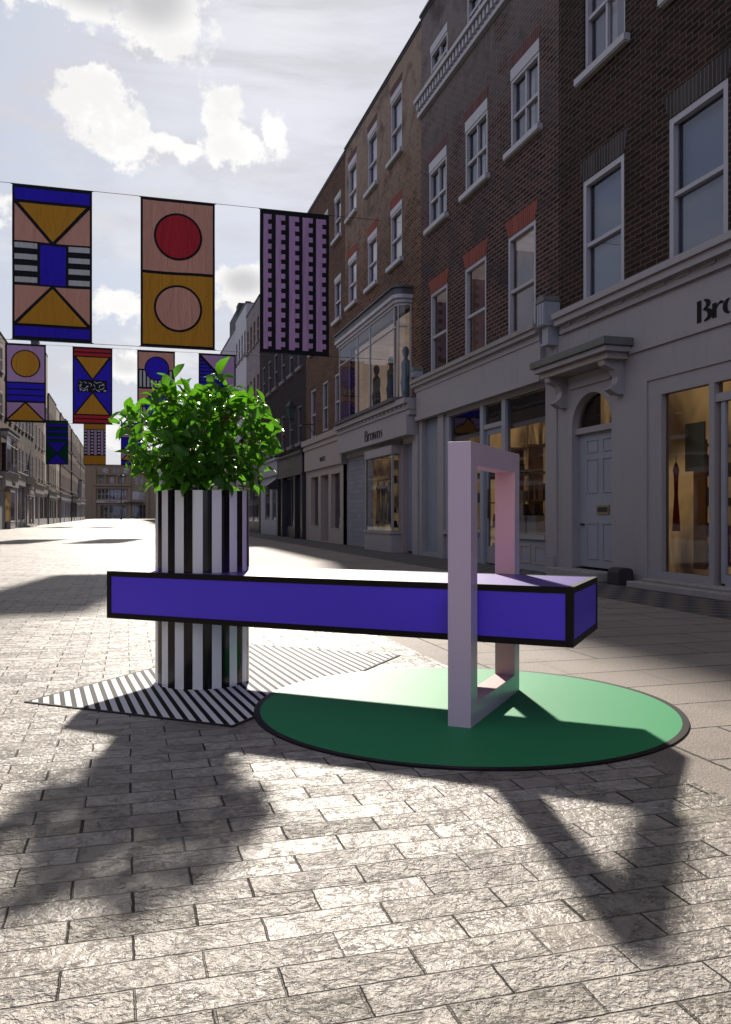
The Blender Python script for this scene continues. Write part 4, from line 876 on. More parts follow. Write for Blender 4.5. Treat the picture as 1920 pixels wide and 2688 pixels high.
# ------------------------------------------------------------------ further right-hand buildings
WF = paint('dark_wood_frame', (0.09, 0.04, 0.015), 0.5, 0.2, 0)
f1 = generic(38.95, 43.5, 'R', 11.1, BR_F, [(3.5, 5.0), (6.2, 7.6), (9.15, 10.35)], 4, 'grey-rose brick building whose parapet carries a dark chimney', 0.6, NAVY, group=GR, ww_frame=WF); chimney(f1, 1.8, 3.9, 11.16, 12.1, 0.6, 1.6)
f2 = generic(43.5, 48.0, 'R', 11.9, paint('lilac_grey_render', (0.34, 0.33, 0.37), 0.7, 0.1, 0.2, dirt=0.4), [(3.5, 5.0), (6.2, 7.6), (9.35, 10.6)], 4, 'pale grey rendered building with tall parapet past the chimneyed one', 0.55, WP, group=GR, ww_frame=DIMF)
f3 = generic(48.0, 55.9, 'R', 11.5, paint('grey_render', (0.30, 0.29, 0.32), 0.7, 0.1, 0.2, dirt=0.4), [(3.5, 5.0), (6.2, 7.6), (9.0, 10.2)], 6, 'grey rendered building with two dark rooftop boxes', 0.55, WP, group=GR, ww_frame=DIMF)
b = MB(); b.box(0.2, 3.2, 1.1, 4.5, 11.56, 12.9, ROOF); b.box(0.35, 0.9, 1.4, 2.4, 12.9, 13.4, ROOF); b.build('stair_tower', f3)
ya = 55.9
for i, (wd, hh, bm, lab) in enumerate([(11, 11.2, BR_H, 'pale brown brick building mostly hidden behind the shrub on the right'), (13, 12.0, BR_G, 'warm brick building deep behind the shrub on the right side'), (14, 11.3, BR_R, 'rosy brick building low behind the shrub on the right side'), (20, 12.2, BR_H, 'long pale brick building far down the right side'), (28, 11.4, BR_G, 'last warm brick building on the right before the crossing'), (32, 11.9, WP, 'white rendered building at the far right end of the street')]):
    generic(ya, ya+wd, 'R', hh, bm, [(3.5, 5.0), (6.2, 7.6), (8.8, 10.1)], int(wd/2), lab, 0.8, (WP, GREYD, NAVY)[i % 3], group=GR); ya += wd
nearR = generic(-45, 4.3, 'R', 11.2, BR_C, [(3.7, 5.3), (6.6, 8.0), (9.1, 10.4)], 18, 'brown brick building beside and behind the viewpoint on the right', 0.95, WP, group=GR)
# ------------------------------------------------------------------ left-hand side: the same three fronts, then others
KL = 74.3
def left_copy(o, label):
    c = copy_tree(o, None, (XL, KL, 0), math.pi, label); c['group'] = GLF
    return c
left_copy(C, 'leftmost brown brick building, glazed bay window over white shopfront')
left_copy(B, 'left-hand brick building with red window arches next to the bay-windowed one')
left_copy(A, 'left-hand dark brick building with canopied door near the hanging banners')
ya = KL-4.3
SP = [(7.5, 10.6, BR_G, [(3.9, 5.5), (6.5, 8.05)], 3, 0.75, WP, RED, 'warm brick building with red arches past the canopied door on the left'),
      (4.5, 15.4, paint('pale_render', (0.27, 0.225, 0.18), 0.8, 0.1, 0.3, dirt=0.5), [(3.9, 5.5), (6.6, 8.0), (9.2, 10.6)], 2, 0.8, WP, None, 'tallest pale building on the left with a dark side flue'),
      (8.5, 12.0, BR_H, [(3.9, 5.5), (6.6, 8.0), (9.0, 10.4)], 4, 0.7, GREYD, None, 'pale brown brick building with brown shopfront on the left'),
      (6.5, 12.0, paint('cream_render', (0.25, 0.21, 0.165), 0.8, 0.1, 0.3, dirt=0.4), [(3.9, 5.6), (6.6, 8.0), (9.0, 10.4)], 3, 0.7, WARM, None, 'cream rendered building with close-set windows on the left'),
      (9.0, 11.9, BR_G, [(3.9, 5.4), (6.6, 8.0), (9.0, 10.4)], 5, 0.75, WP2, RED2, 'brown brick building with faded arches midway down the left'),
      (10.0, 12.3, BR_R, [(3.9, 5.5), (6.6, 8.0), (9.0, 10.4)], 5, 0.85, BLUEG, None, 'rosy brick building with blue-grey shopfront on the left'),
      (11.0, 12.0, BR_G, [(3.9, 5.5), (6.6, 8.0), (9.2, 10.6)], 6, 0.8, NAVY, None, 'brown brick building with black shopfront far down the left'),
      (11.0, 12.3, BR_R, [(3.9, 5.5), (6.6, 8.0), (9.0, 10.4)], 6, 0.8, WP2, None, 'rosy brick building with cool white shopfront far down the left'),
      (14.0, 12.2, BR_H, [(3.9, 5.5), (6.6, 8.0), (9.0, 10.4)], 7, 0.8, WP, None, 'pale brick building at the far end of the left side')]
lefts = []
for (wd, hh, bm, rows, nw, ww, sm, am, lab) in SP:
    g = generic(ya, ya+wd, 'L', hh, bm, rows, nw, lab, ww, sm, fz=[(2.6, 3.3), (2.75, 3.5), (2.5, 3.1), (2.7, 3.35), (2.55, 3.25)][len(lefts) % 5], archm=am, x_off=[0, .06, -.05, .1, 0, .08, -.04, .05, 0][len(lefts)], group=GLF, backs=(BLINDG, BLIND, CURT), intm=IN_BRN); lefts.append(g); ya += wd
chimney(lefts[1], 3.2, 4.3, 12.5, 16.0, -0.0+0.4, 1.0, LEAD)
chimney(lefts[3], 1, 2.2, 12.06, 13.4); chimney(lefts[5], 2, 3.5, 12.36, 13.8); chimney(lefts[7], 2, 4, 12.36, 13.9)
b = MB(); b.box(-0.5, 0.0, 4.0, 5.2, 3.4, 5.6, WP2); b.box(-0.55, 0, 3.9, 5.3, 5.6, 6.0, WINP); b.box(-0.55, 0, 3.9, 5.3, 6.0, 6.2, LEAD); b.build('small_bay', lefts[7])
generic(-12, KL-22.9-0.15, 'L', 6.2, BR_G, [(3.7, 5.3)], 26, 'long low brown brick terrace left of the viewpoint', 0.9, WP, group=GLF)
# ------------------------------------------------------------------ far building closing the street
FY = 212.0; s14 = FY/150.0
far = empty('stone_building', (0, FY, 0), 0, 'beige stone building closing the far end of the street', 'building')
def zf(z): return H + (z-H)*s14
def fx_(x): return x*s14
b = MB()
holes = []
def addh(x0, x1, z0, z1): holes.append((fx_(x0), fx_(x1), zf(z0) if z0 > 0.9 else 0.05, zf(z1)))
GW = [(-4.35, -3.1, 0.62, 2.55), (-2.85, -1.05, 0.62, 2.55), (-0.9, -0.1, 0.62, 2.55), (0.9, 3.3, 0.62, 2.6)]
MW = [(-4.75, -0.1, 3.65, 5.25), (0.9, 3.4, 3.55, 5.0)]
UW = [(-4.55, -3.95, 6.3, 7.5), (-2.75, -2.1, 6.3, 7.5), (-1.0, -0.45, 6.3, 7.5), (1.45, 1.8, 6.2, 7.4), (2.3, 2.75, 6.2, 7.4), (-4.05, -3.1, 8.1, 9.0), (-2.3, -1.3, 8.1, 9.0), (-0.6, 0.4, 8.1, 9.0), (1.5, 1.9, 8.1, 9.0), (2.3, 2.8, 8.1, 9.0)]
def farwall(b, x0, x1, z0, z1, holes, m):
    xs = sorted(set([x0, x1]+[v for h in holes for v in h[:2]])); zs = sorted(set([z0, z1]+[v for h in holes for v in h[2:4]]))
    for i in range(len(xs)-1):
        for j in range(len(zs)-1):
            cx_, cz_ = (xs[i]+xs[i+1])/2, (zs[j]+zs[j+1])/2
            if any(h[0] < cx_ < h[1] and h[2] < cz_ < h[3] for h in holes): continue
            b.face([(xs[i], 0, zs[j]), (xs[i+1], 0, zs[j]), (xs[i+1], 0, zs[j+1]), (xs[i], 0, zs[j+1])], m)
    for h in holes:
        a0, a1, c0, c1 = h; d = 0.5
        b.face([(a0, 0, c0), (a0, d, c0), (a0, d, c1), (a0, 0, c1)], m); b.face([(a1, 0, c0), (a1, 0, c1), (a1, d, c1), (a1, d, c0)], m); b.face([(a0, 0, c0), (a1, 0, c0), (a1, d, c0), (a0, d, c0)], m); b.face([(a0, 0, c1), (a0, d, c1), (a1, d, c1), (a1, 0, c1)], m)
for h in GW+MW+UW: addh(*h)
TF = zf(9.0)+0.5
b = MB(); farwall(b, -14, 20, 0, TF, holes, BEIGE); b.box(-14, 20, 0.6, 12, 0, TF, BEIGE, skip='bt'); b.build('wall', far)
b = MB(); b.box(-14, 20, -0.2, 12, TF, TF+0.25, BEIGE); b.build('roof', far)
b = MB()
b.box(fx_(-5.4), fx_(0.6), -0.9, 0, zf(5.85), zf(6.2), BEIGE); b.box(fx_(-5.1), fx_(0.2), -0.5, 0, zf(5.40), zf(5.75), BEIGE); b.box(fx_(-4.9), fx_(0.2), -0.9, 0, zf(7.75), zf(7.95), BEIGE)
for xx in (-3.5, -1.6, 0.1): b.box(fx_(xx)-0.2, fx_(xx)+0.2, -0.6, 0, zf(6.2), zf(7.75), BEIGE)
for xx in (-5.3, 0.45, 3.4): b.box(fx_(xx)-0.35, fx_(xx)+0.35, -0.45, 0, 0, zf(8.6), BEIGE)
for i in range(8): xx = -5.2+i*1.15; b.box(fx_(xx)-0.12, fx_(xx)+0.12, -0.25, 0, zf(7.95), TF, BEIGE)
b.build('stone_bands', far)
b = MB(); b.box(fx_(-5.0), fx_(0.3), -0.55, 0, zf(2.95), zf(3.4), WARM); b.build('sign_board', far)
me = text_mesh('lettering', 'L.K.Bennett', 0.62, INK, 0.02)
for v in me.vertices: a, bb, c = v.co; v.co = (a+fx_(-2.6), -0.56-c, bb+zf(3.18))
o = bpy.data.objects.new('lettering', me); sc.collection.objects.link(o); o.parent = far
for hi, h in enumerate(holes):
    b = MB(); nx = max(2, int((h[1]-h[0])/0.75)); fm = WINP if hi > 3 else GREYD
    for i in range(nx+1): xx = h[0]+(h[1]-h[0])*i/nx; b.box(xx-0.05, xx+0.05, 0.2, 0.3, h[2], h[3], fm)
    if hi > 3: b.box(h[0]+0.05, h[1]-0.05, 0.22, 0.29, (h[2]+h[3])/2-0.05, (h[2]+h[3])/2+0.05, fm)
    wnd = b.build('window', far); g = MB(); g.face([(h[0], 0.32, h[2]), (h[1], 0.32, h[2]), (h[1], 0.32, h[3]), (h[0], 0.32, h[3])], GL_UP); g.build('pane', wnd)
    g = MB(); g.box(h[0], h[1], 0.5, 0.52, h[2], h[3], (IN_DRK, IN_BRN, CURT, BLIND)[(hi*7) % 4] if hi > 3 else IN_DRK); g.build('room', wnd)
b = MB(); b.box(fx_(-0.4), fx_(2.8), -1.6, 0, zf(3.0), zf(3.15), LEAD); b.build('awning', far)
# ------------------------------------------------------------------ banners
BC = dict(blue=cloth('banner_blue', (0.05, 0.032, 0.62)), must=cloth('banner_mustard', (0.62, 0.30, 0.04)), peach=cloth('banner_peach', (0.74, 0.38, 0.29)), red=cloth('banner_red', (0.52, 0.04, 0.055)),
          lil=cloth('banner_lilac', (0.58, 0.36, 0.62)), white=cloth('banner_white', (0.62, 0.62, 0.64)), blk=cloth('banner_black', (0.016, 0.017, 0.02), 0.15), grn=cloth('banner_green', (0.01, 0.075, 0.05)))
def rect(x0, x1, y0, y1): return [(x0, y0), (x1, y0), (x1, y1), (x0, y1)]
def circ(cx, cy, r, asp, n=56): return [(cx+r*math.cos(2*math.pi*i/n), cy+r/asp*math.sin(2*math.pi*i/n)) for i in range(n)]
def tri(*p): return list(p)
def thick_line(p, q, wd, asp):
    dx, dy = q[0]-p[0], (q[1]-p[1])*asp; l = math.hypot(dx, dy); nx, ny = -dy/l*wd/2, dx/l*wd/2/asp
    return [(p[0]+nx, p[1]+ny), (q[0]+nx, q[1]+ny), (q[0]-nx, q[1]-ny), (p[0]-nx, p[1]-ny)]
def banner(x0, x1, Y, z0, z1, design, label, group):
    Wd, Ht = x1-x0, z1-z0; asp = Ht/Wd
    e = empty('street_banner', ((x0+x1)/2, Y, z0), 0, label, 'banner', group)
    b = MB(); P3 = lambda p, d: ((p[0]-0.5)*Wd, d, (1-p[1])*Ht)
    b.face([P3(p, -0.002) for p in rect(0, 1, 0, 1)][::-1], BC['blk']); b.face([P3(p, 0.002) for p in rect(0, 1, 0, 1)], BC['blk'])
    for i, (cn, poly, lv) in enumerate(design(asp)):
        d = 0.008 + 0.006*lv
        b.face([P3(p, -d) for p in poly], BC[cn]); b.face([P3(p, d) for p in reversed(poly)], BC[cn])
    o = b.build('cloth', e)
    bm = bmesh.new(); bm.from_mesh(o.data)
    for i in range(1, 20): bmesh.ops.bisect_plane(bm, geom=bm.verts[:]+bm.edges[:]+bm.faces[:], plane_co=((i/20-0.5)*Wd, 0, 0), plane_no=(1, 0, 0))
    for i in range(1, 30): bmesh.ops.bisect_plane(bm, geom=bm.verts[:]+bm.edges[:]+bm.faces[:], plane_co=(0, 0, i/30*Ht), plane_no=(0, 0, 1))
    sd = x0*3.1+Y
    for v in bm.verts:
        x, z = v.co.x/Wd, v.co.z/Ht; amp = 0.022*math.sin(math.pi*min(max(z, 0), 1))
        v.co.y += amp*(math.sin(7*x+sd+2*z)+0.6*math.sin(11*z+sd*2+3*x))
    bm.normal_update(); bm.to_mesh(o.data); bm.free()
    b = MB(); b.tube([(-Wd/2-0.03, 0, Ht+0.012), (Wd/2+0.03, 0, Ht+0.012)], 0.012, BLK, seg=6); b.build('top_rod', e); b = MB(); b.tube([(-Wd/2-0.03, 0, -0.012), (Wd/2+0.03, 0, -0.012)], 0.012, BLK, seg=6); b.build('bottom_rod', e)
    return e
def d_b1(a):
    L = [('blue', rect(.03, .97, .018, .095), 0), ('peach', rect(.03, .97, .115, .363), 0), ('must', tri((.08, .115), (.92, .115), (.5, .355)), 2), ('blk', tri((.02, .115), (.98, .115), (.5, .385)), 1)]
    L += [('peach', rect(.03, .97, .650, .897), 0), ('must', tri((.5, .662), (.93, .897), (.07, .897)), 2), ('blk', tri((.5, .635), (.99, .897), (.01, .897)), 1), ('blue', rect(.03, .97, .915, .98), 0)]
    L += [('blue', rect(.345, .665, .380, .638), 0)]
    for i in range(4): L += [('white', rect(.03, .31, .375+i*.0735, .41+i*.0735), 0), ('white', rect(.70, .97, .375+i*.0735, .41+i*.0735), 0)]
    return L
def d_b2(a):
    return [('peach', rect(.03, .97, .015, .487), 0), ('must', rect(.03, .97, .507, .985), 0), ('blk', circ(.5, .248, .325, a), 1), ('red', circ(.5, .248, .295, a), 2), ('blk', circ(.5, .735, .325, a), 1), ('peach', circ(.5, .735, .295, a), 2)]
def d_b3(a):
    L = []
    for (p, q, r) in ((.05, .115, .165), (.225, .30, .36), (.415, .50, .56), (.61, .70, .76), (.81, .90, .955)):
        L.append(('lil', rect(p, q, .03, .975), 0))
        for i in range(14): z = .03+i*.0685; L.append(('lil', rect(q, r, z, z+.036), 0))
    return L
def d_c1(a):
    return [('lil', rect(.05, .96, .02, .485), 0), ('blk', circ(.5, .25, .36, a), 1), ('must', circ(.5, .25, .33, a), 2), ('blue', rect(.05, .96, .505, .57), 0), ('blue', rect(.05, .96, .588, .65), 0), ('blue', rect(.05, .96, .668, .73), 0), ('lil', rect(.05, .96, .755, .975), 0), ('blk', tri((.5, .735), (1, .985), (0, .985)), 1), ('must', tri((.5, .765), (.93, .980), (.07, .980)), 2)]
def d_c2(a):
    L = [('red', rect(.04, .96, .02, .055), 0), ('red', rect(.04, .96, .072, .112), 0), ('blue', rect(.04, .96, .128, .875), 0), ('blk', tri((.03, .128), (.97, .128), (.5, .435)), 1), ('must', tri((.10, .128), (.90, .128), (.5, .405)), 2),
         ('blk', tri((.5, .575), (.97, .88), (.03, .88)), 1), ('must', tri((.5, .605), (.91, .875), (.09, .875)), 2), ('blk', rect(.13, .86, .425, .585), 3), ('red', rect(.04, .96, .892, .93), 0), ('red', rect(.04, .96, .945, .985), 0)]
    r = random.Random(5)
    for i in range(34):
        p = (.17+r.random()*.65, .445+r.random()*.12); an = r.random()*3.14; l = .05
        q = (min(.84, max(.15, p[0]+math.cos(an)*l*1.6)), min(.575, max(.435, p[1]+math.sin(an)*l/1.3))); L.append(('white', thick_line(p, q, .014, a), 4+(i % 6)*0.3))
    return L
def d_c3(a):
    L = []
    for o_ in (0.0, 0.49):
        L += [('peach', rect(.04, .96, .02+o_, .245+o_), 0)]
        for i in range(9): L.append(('white', rect(.06+i*.10, .12+i*.10, .265+o_, .485+o_), 0))
        L += [('blk', circ(.52, .235+o_, .33, a), 1), ('blue', circ(.52, .235+o_, .30, a), 2)]
    return L
def d_c4(a):
    L = [('lil', tri((.08, .02), (.96, .02), (.96, .49)), 0)]
    for i in range(9):
        y0 = .06+i*.048; L.append(('blue', [(.04, y0), (.04+max(0, (y0-.05))/.47*.9, y0), (.04+max(0, (y0-.05+.03))/.47*.9, y0+.03), (.04, y0+.03)], 0))
    L += [('must', rect(.04, .96, .52, .98), 0), ('blk', circ(.5, .75, .3, a), 1), ('lil', circ(.5, .75, .27, a), 2)]
    return L
def d_d1(a):
    L = []
    for i in range(7): L.append(('grn' if i % 2 == 0 else 'blue', rect(.03, .97, .01+i*.071, .068+i*.071), 0))
    L += [('grn', rect(.03, .97, .515, .985), 0), ('blk', tri((.0, .50), (1.0, .50), (.5, .765)), 1), ('blue', tri((.06, .50), (.94, .50), (.5, .745)), 2), ('blk', tri((.5, .735), (1, .99), (0, .99)), 1), ('blue', tri((.5, .765), (.94, .985), (.06, .985)), 2)]
    return L
def d_d2(a):
    L = [('must', rect(.02, .98, .01, .175), 0), ('must', rect(.02, .98, .79, .99), 0)]
    for i in range(3): L.append(('lil', rect(.17+i*.30, .29+i*.30, .19, .775), 0))
    for i in range(4):
        for j in range(8): L.append(('white', rect(.03+i*.30, min(.14+i*.30, .99), .195+j*.073, .235+j*.073), 0))
    return L
def d_d3(a):
    return [('blue', rect(.03, .97, .01, .095), 0), ('must', rect(.03, .97, .11, .14), 0), ('lil', rect(.03, .97, .16, .34), 0), ('blue', rect(.03, .97, .37, .60), 0), ('lil', rect(.03, .97, .63, .87), 0), ('blk', tri((.5, .62), (1, .88), (0, .88)), 1), ('must', tri((.5, .66), (.92, .87), (.08, .87)), 2), ('blue', rect(.03, .97, .90, .985), 0)]
Y1_, Y2_, Y3_ = 19.6, 38.2, 71.0
def row(Y, Yr, items, z0, z1, group):
    s = Y/Yr
    for x0, x1, fn, lab in items: banner(x0*s, x1*s, Y, H+(z0-H)*s, H+(z1-H)*s, fn, lab, group)
    xl, xr = XL-0.02, XR+0.02
    for k, zz in enumerate((H+(z1-H)*s+0.02, H+(z0-H)*s-0.02)):
        b = MB(); pts = [(xl+(xr-xl)*i/16, Y+0.004, zz+0.0*((i-8)/8)**2) for i in range(17)]; b.tube(pts, 0.006, BLK, seg=5)
        tag(b.build('banner_wire'), ('thin cable the %s banners hang from' if k == 0 else 'thin cable running under the %s banners') % ('nearest three' if Y < 25 else 'second row of' if Y < 50 else 'farthest row of'), 'cable', 'cables across the street')
row(Y1_, 17.8, [(-2.18, -.674, d_b1, 'banner with mustard hourglass triangles and central blue square'), (.275, 1.791, d_b2, 'banner with red circle above a peach circle'), (2.746, 4.268, d_b3, 'lilac and black comb-striped banner nearest the right buildings')], 4.345, 7.41, 'banners in the nearest row')
row(Y2_, 36.0, [(-4.676, -3.14, d_c1, 'lilac banner with mustard circle and three blue bands'), (-2.124, -.567, d_c2, 'blue banner with mustard triangles and white net panel'), (.421, 1.959, d_c3, 'peach banner with blue circle over black and white stripes'), (2.94, 4.513, d_c4, 'lilac banner with blue striped corner and mustard base behind shrub')], 4.60, 7.72, 'banners in the second row')
row(Y3_, 66.0, [(-5.773, -4.197, d_d1, 'small far banner with blue and green bands over crossing triangles'), (-3.108, -1.509, d_d2, 'small far mustard banner with lilac checkered middle'), (-.43, 1.183, d_d3, 'small far blue, lilac and mustard banner half behind the shrub')], 4.64, 7.88, 'banners in the farthest row')
# ------------------------------------------------------------------ wall lantern on a bracket
lt = empty('wall_lantern', (XR, 27.0, 3.4), 0, 'black lantern on an iron wall bracket above dark shopfront', 'lamp')
LG = paint('green_lamp_glass', (0.03, 0.06, 0.055), 0.15, 0.1, 0)
b = MB(); b.tube([(0, 0, 0.45), (-0.85, 0, 0.45)], 0.014, BLK); b.tube([(0, 0, 0.0), (-0.06, 0, 0.18), (-0.2, 0, 0.34), (-0.42, 0, 0.44)], 0.010, BLK); b.tube([(-0.82, 0, 0.45), (-0.82, 0, 0.60)], 0.012, BLK); b.build('bracket', lt)
def fr4(b, cx_, cy_, z0, z1, r0, r1, m, seg=6):
    i = len(b.v); k = b.mat(m)
    for (r, z) in ((r0, z0), (r1, z1)):
        for q in range(seg): b.v.append((cx_+r*math.cos(2*math.pi*q/seg), cy_+r*math.sin(2*math.pi*q/seg), z))
    for q in range(seg): b.f.append((i+q, i+(q+1) % seg, i+seg+(q+1) % seg, i+seg+q)); b.mi.append(k); b.sm.append(False)
    b.f.append(tuple(i+q for q in reversed(range(seg)))); b.mi.append(k); b.sm.append(False); b.f.append(tuple(i+seg+q for q in range(seg))); b.mi.append(k); b.sm.append(False)
b = MB(); fr4(b, -0.82, 0, 0.62, 0.98, 0.10, 0.165, LG); b.build('lamp_glass', lt)
b = MB(); fr4(b, -0.82, 0, 0.98, 1.02, 0.19, 0.19, BLK); fr4(b, -0.82, 0, 1.02, 1.18, 0.17, 0.05, BLK); fr4(b, -0.82, 0, 1.18, 1.27, 0.03, 0.015, BLK); fr4(b, -0.82, 0, 0.59, 0.62, 0.11, 0.11, BLK); b.build('lamp_cap', lt)
lp = empty('street_lamp', (-1.0, 165, 0), 0, 'tall black street lamp standing before the far stone building', 'street lamp')
b = MB(); b.tube([(0, 0, 0), (0, 0, 0.9)], [0.2, 0.14], BLK); b.tube([(0, 0, 0.9), (0, 0, 8.0)], [0.12, 0.09], BLK); b.build('pole', lp)
b = MB(); fr4(b, 0, 0, 8.0, 8.35, 0.14, 0.26, BLK, 10); fr4(b, 0, 0, 8.35, 8.5, 0.62, 0.45, BLK, 12); b.build('lamp_head', lp)
# ------------------------------------------------------------------ goods in the shop windows and small street things
tag(MB().box(5.62, 5.80, 9.0, 9.25, 0, 0.001, BLK).build('drain_mark'), kind='structure') if False else None
bx_ = MB(); bx_.prism([(0, 0), (0, .15), (.02, .185), (.06, .205), (.20, .205), (.24, .18), (.25, 0)], lambda p, d: (5.94-p[0] if False else 5.70+p[0]*0.9, d, p[1]), 8.83, 9.07, paint('sooty_stone', (0.016, 0.015, 0.017), 0.8, 0.4, 0.6)); bo = bx_.build('boot_scraper', None, bevel=0.012, fix=True)
tag(bo, 'squat black rounded block against white wall between door and shop window', 'boot scraper')
def garment(loc, rz, hgt, wd, m, label, name='hanging_dress'):
    e = empty(name, loc, rz, label, 'garment'); b = MB()
    prof = [(0.0, 0.18), (0.10, 0.42), (0.18, 0.30), (0.34, 0.26), (0.46, 0.24), (0.8, 0.42), (1.0, 0.5)]; i0 = len(b.v); k = b.mat(m); sg = 14
    for (tt, ww) in prof:
        for q in range(sg):
            a = 2*math.pi*q/sg; wv = 1+0.08*math.sin(5*a)*tt; b.v.append((ww*wd*0.45*math.cos(a)*wv, ww*wd*math.sin(a)*wv, -tt*hgt))
    for j in range(len(prof)-1):
        for q in range(sg): b.f.append((i0+j*sg+q, i0+j*sg+(q+1) % sg, i0+(j+1)*sg+(q+1) % sg, i0+(j+1)*sg+q)); b.mi.append(k); b.sm.append(True)
    b.build('dress_body', e)
    b = MB(); b.tube([(0, -0.14*wd/0.4, -0.06), (0, 0, 0.02), (0, 0.14*wd/0.4, -0.06)], 0.006, BLK, seg=5); b.tube([(0, 0, 0.02), (0, 0, 0.10)], 0.004, BLK, seg=5); b.build('hanger', e); return e
def cm(n, c, r=0.8): return paint(n, c, r, 0.25, 0.3)
REDC, BLKC, OLV, BLUC, TAN = cm('red_fabric', (0.30, 0.03, 0.035)), cm('black_fabric', (0.012, 0.012, 0.014)), cm('olive_fabric', (0.20, 0.20, 0.04)), cm('blue_fabric', (0.10, 0.14, 0.2)), cm('tan_fabric', (0.25, 0.15, 0.08))
garment((6.25, 8.47, 1.46), 0, 0.80, 0.13, REDC, 'red dress hanging at left edge of the large shop window'); 
rail = MB(); rail.tube([(6.1, 18.9, 1.71), (6.1, 20.17, 1.71)], 0.012, BLK); rail.tube([(6.1, 18.9, 0.46), (6.1, 18.9, 1.71)], 0.012, BLK); rail.tube([(6.1, 20.17, 0.46), (6.1, 20.17, 1.71)], 0.012, BLK); tag(rail.build('clothes_rail'), 'black clothes rail inside the shop window under the bay', 'clothes rail')
LB = {0: ('black', BLKC), 1: ('olive yellow', OLV), 2: ('tan', TAN), 3: ('pale blue', BLUC)}
ords = ['first', 'second', 'third', 'fourth', 'fifth', 'sixth', 'seventh', 'eighth']
for i in range(8):
    cn, mm = LB[[0, 1, 0, 3, 0, 1, 2, 0][i]]; g = garment((6.06+0.03*(i % 3), 19.02+i*0.15, 1.60+0.03*(i % 2)), R(20*(i % 3)), 0.9+0.1*(i % 2), 0.22, mm, '%s garment, %s from the right on the rail under the bay window' % (cn, ords[i])); g['group'] = 'garments on the rail'
# mannequins upstairs in the bay window
def mannequin(loc, rz, m, label):
    e = empty('mannequin', loc, rz, label, 'mannequin', 'mannequins in the bay window'); b = MB(); k = b.mat(m); sg = 12
    prof = [(0.0, .13, .08), (0.30, .13, .09), (0.55, .17, .11), (0.62, .165, .11), (0.80, .125, .09), (1.0, .17, .10), (1.12, .17, .09), (1.18, .06, .05), (1.24, .05, .05), (1.28, .065, .075), (1.38, .075, .09), (1.46, .05, .06), (1.48, .01, .01)]
    i0 = len(b.v)
    for (z, rx, ry) in prof:
        for q in range(sg): a = 2*math.pi*q/sg; b.v.append((ry*math.cos(a), rx*math.sin(a), z))
    for j in range(len(prof)-1):
        for q in range(sg): b.f.append((i0+j*sg+q, i0+j*sg+(q+1) % sg, i0+(j+1)*sg+(q+1) % sg, i0+(j+1)*sg+q)); b.mi.append(k); b.sm.append(True)
    for s in (-1, 1): b.tube([(0, s*.17, 1.10), (0.0, s*.22, .85), (-0.05, s*.21, .62)], [.04, .033, .022], m)
    b.build('body', e); return e
mannequin((6.45, 19.0, 3.42), 0, BLUC, 'pale grey-blue mannequin nearest the rounded corner of the bay'); mannequin((6.5, 20.3, 3.42), 0, cm('dark_green_fabric', (0.07, 0.09, 0.06)), 'dark green-clad mannequin in the middle of the bay'); mannequin((6.5, 21.6, 3.42), 0, BLKC, 'black-clad mannequin at the far end of the bay')
PLN = paint('plinth_white', (0.30, 0.32, 0.33), 0.6, 0.05, 0)
for i, (yy, zz, pw) in enumerate(((12.13, 0.84, 0.30), (12.52, 0.84, 0.30), (13.05, 1.27, 0.24))):
    tag(MB().box(6.25, 6.55, yy-pw/2, yy+pw/2, 0.03, zz, PLN).build('display_plinth', bevel=0.004), ['white plinth at right end of the shoe window behind the frame', 'white plinth left of the rightmost one in the shoe window', 'taller white plinth in the shoe window'][i], 'plinth', 'plinths in the shoe window')
    s_ = MB(); s_.prism([(0, 0), (0.06, 0.0), (0.08, 0.03), (0.15, 0.0), (0.23, 0.0), (0.24, 0.02), (0.17, 0.05), (0.10, 0.10), (0.06, 0.19), (0.0, 0.19), (0.01, 0.08)], lambda p, d: (6.35+d, yy+0.12-p[0], zz+0.002+p[1]), 0, 0.07, BLKC)
    tag(s_.build('high_heel_shoe', fix=True), ['black ankle boot on the rightmost white plinth', 'black ankle boot on the second white plinth', 'black ankle boot on the taller plinth'][i], 'shoe', 'shoes on plinths')
tag(MB().box(6.44, 6.47, 8.22, 8.56, 1.37, 1.94, cm('grey_green_board', (0.14, 0.17, 0.12))).build('picture_frame', bevel=0.005), 'grey-green picture hanging inside the large shop window', 'picture')
tb = empty('display_table', (7.1, 7.2, 0.13), 0, 'low dark table with pink cloth inside the shop doorway', 'table'); MB().box(-0.3, 0.3, -0.5, 0.5, 0.62, 0.70, BLKC).build('tabletop', tb); MB().box(-0.28, 0.28, -0.48, 0.48, 0.30, 0.62, cm('rose_cloth', (0.20, 0.06, 0.07))).build('table_cloth', tb)
for sx in (-.25, .25):
    for sy in (-.45, .45): MB().box(sx-.02, sx+.02, sy-.02, sy+.02, 0, 0.30, BLKC).build('leg', tb)

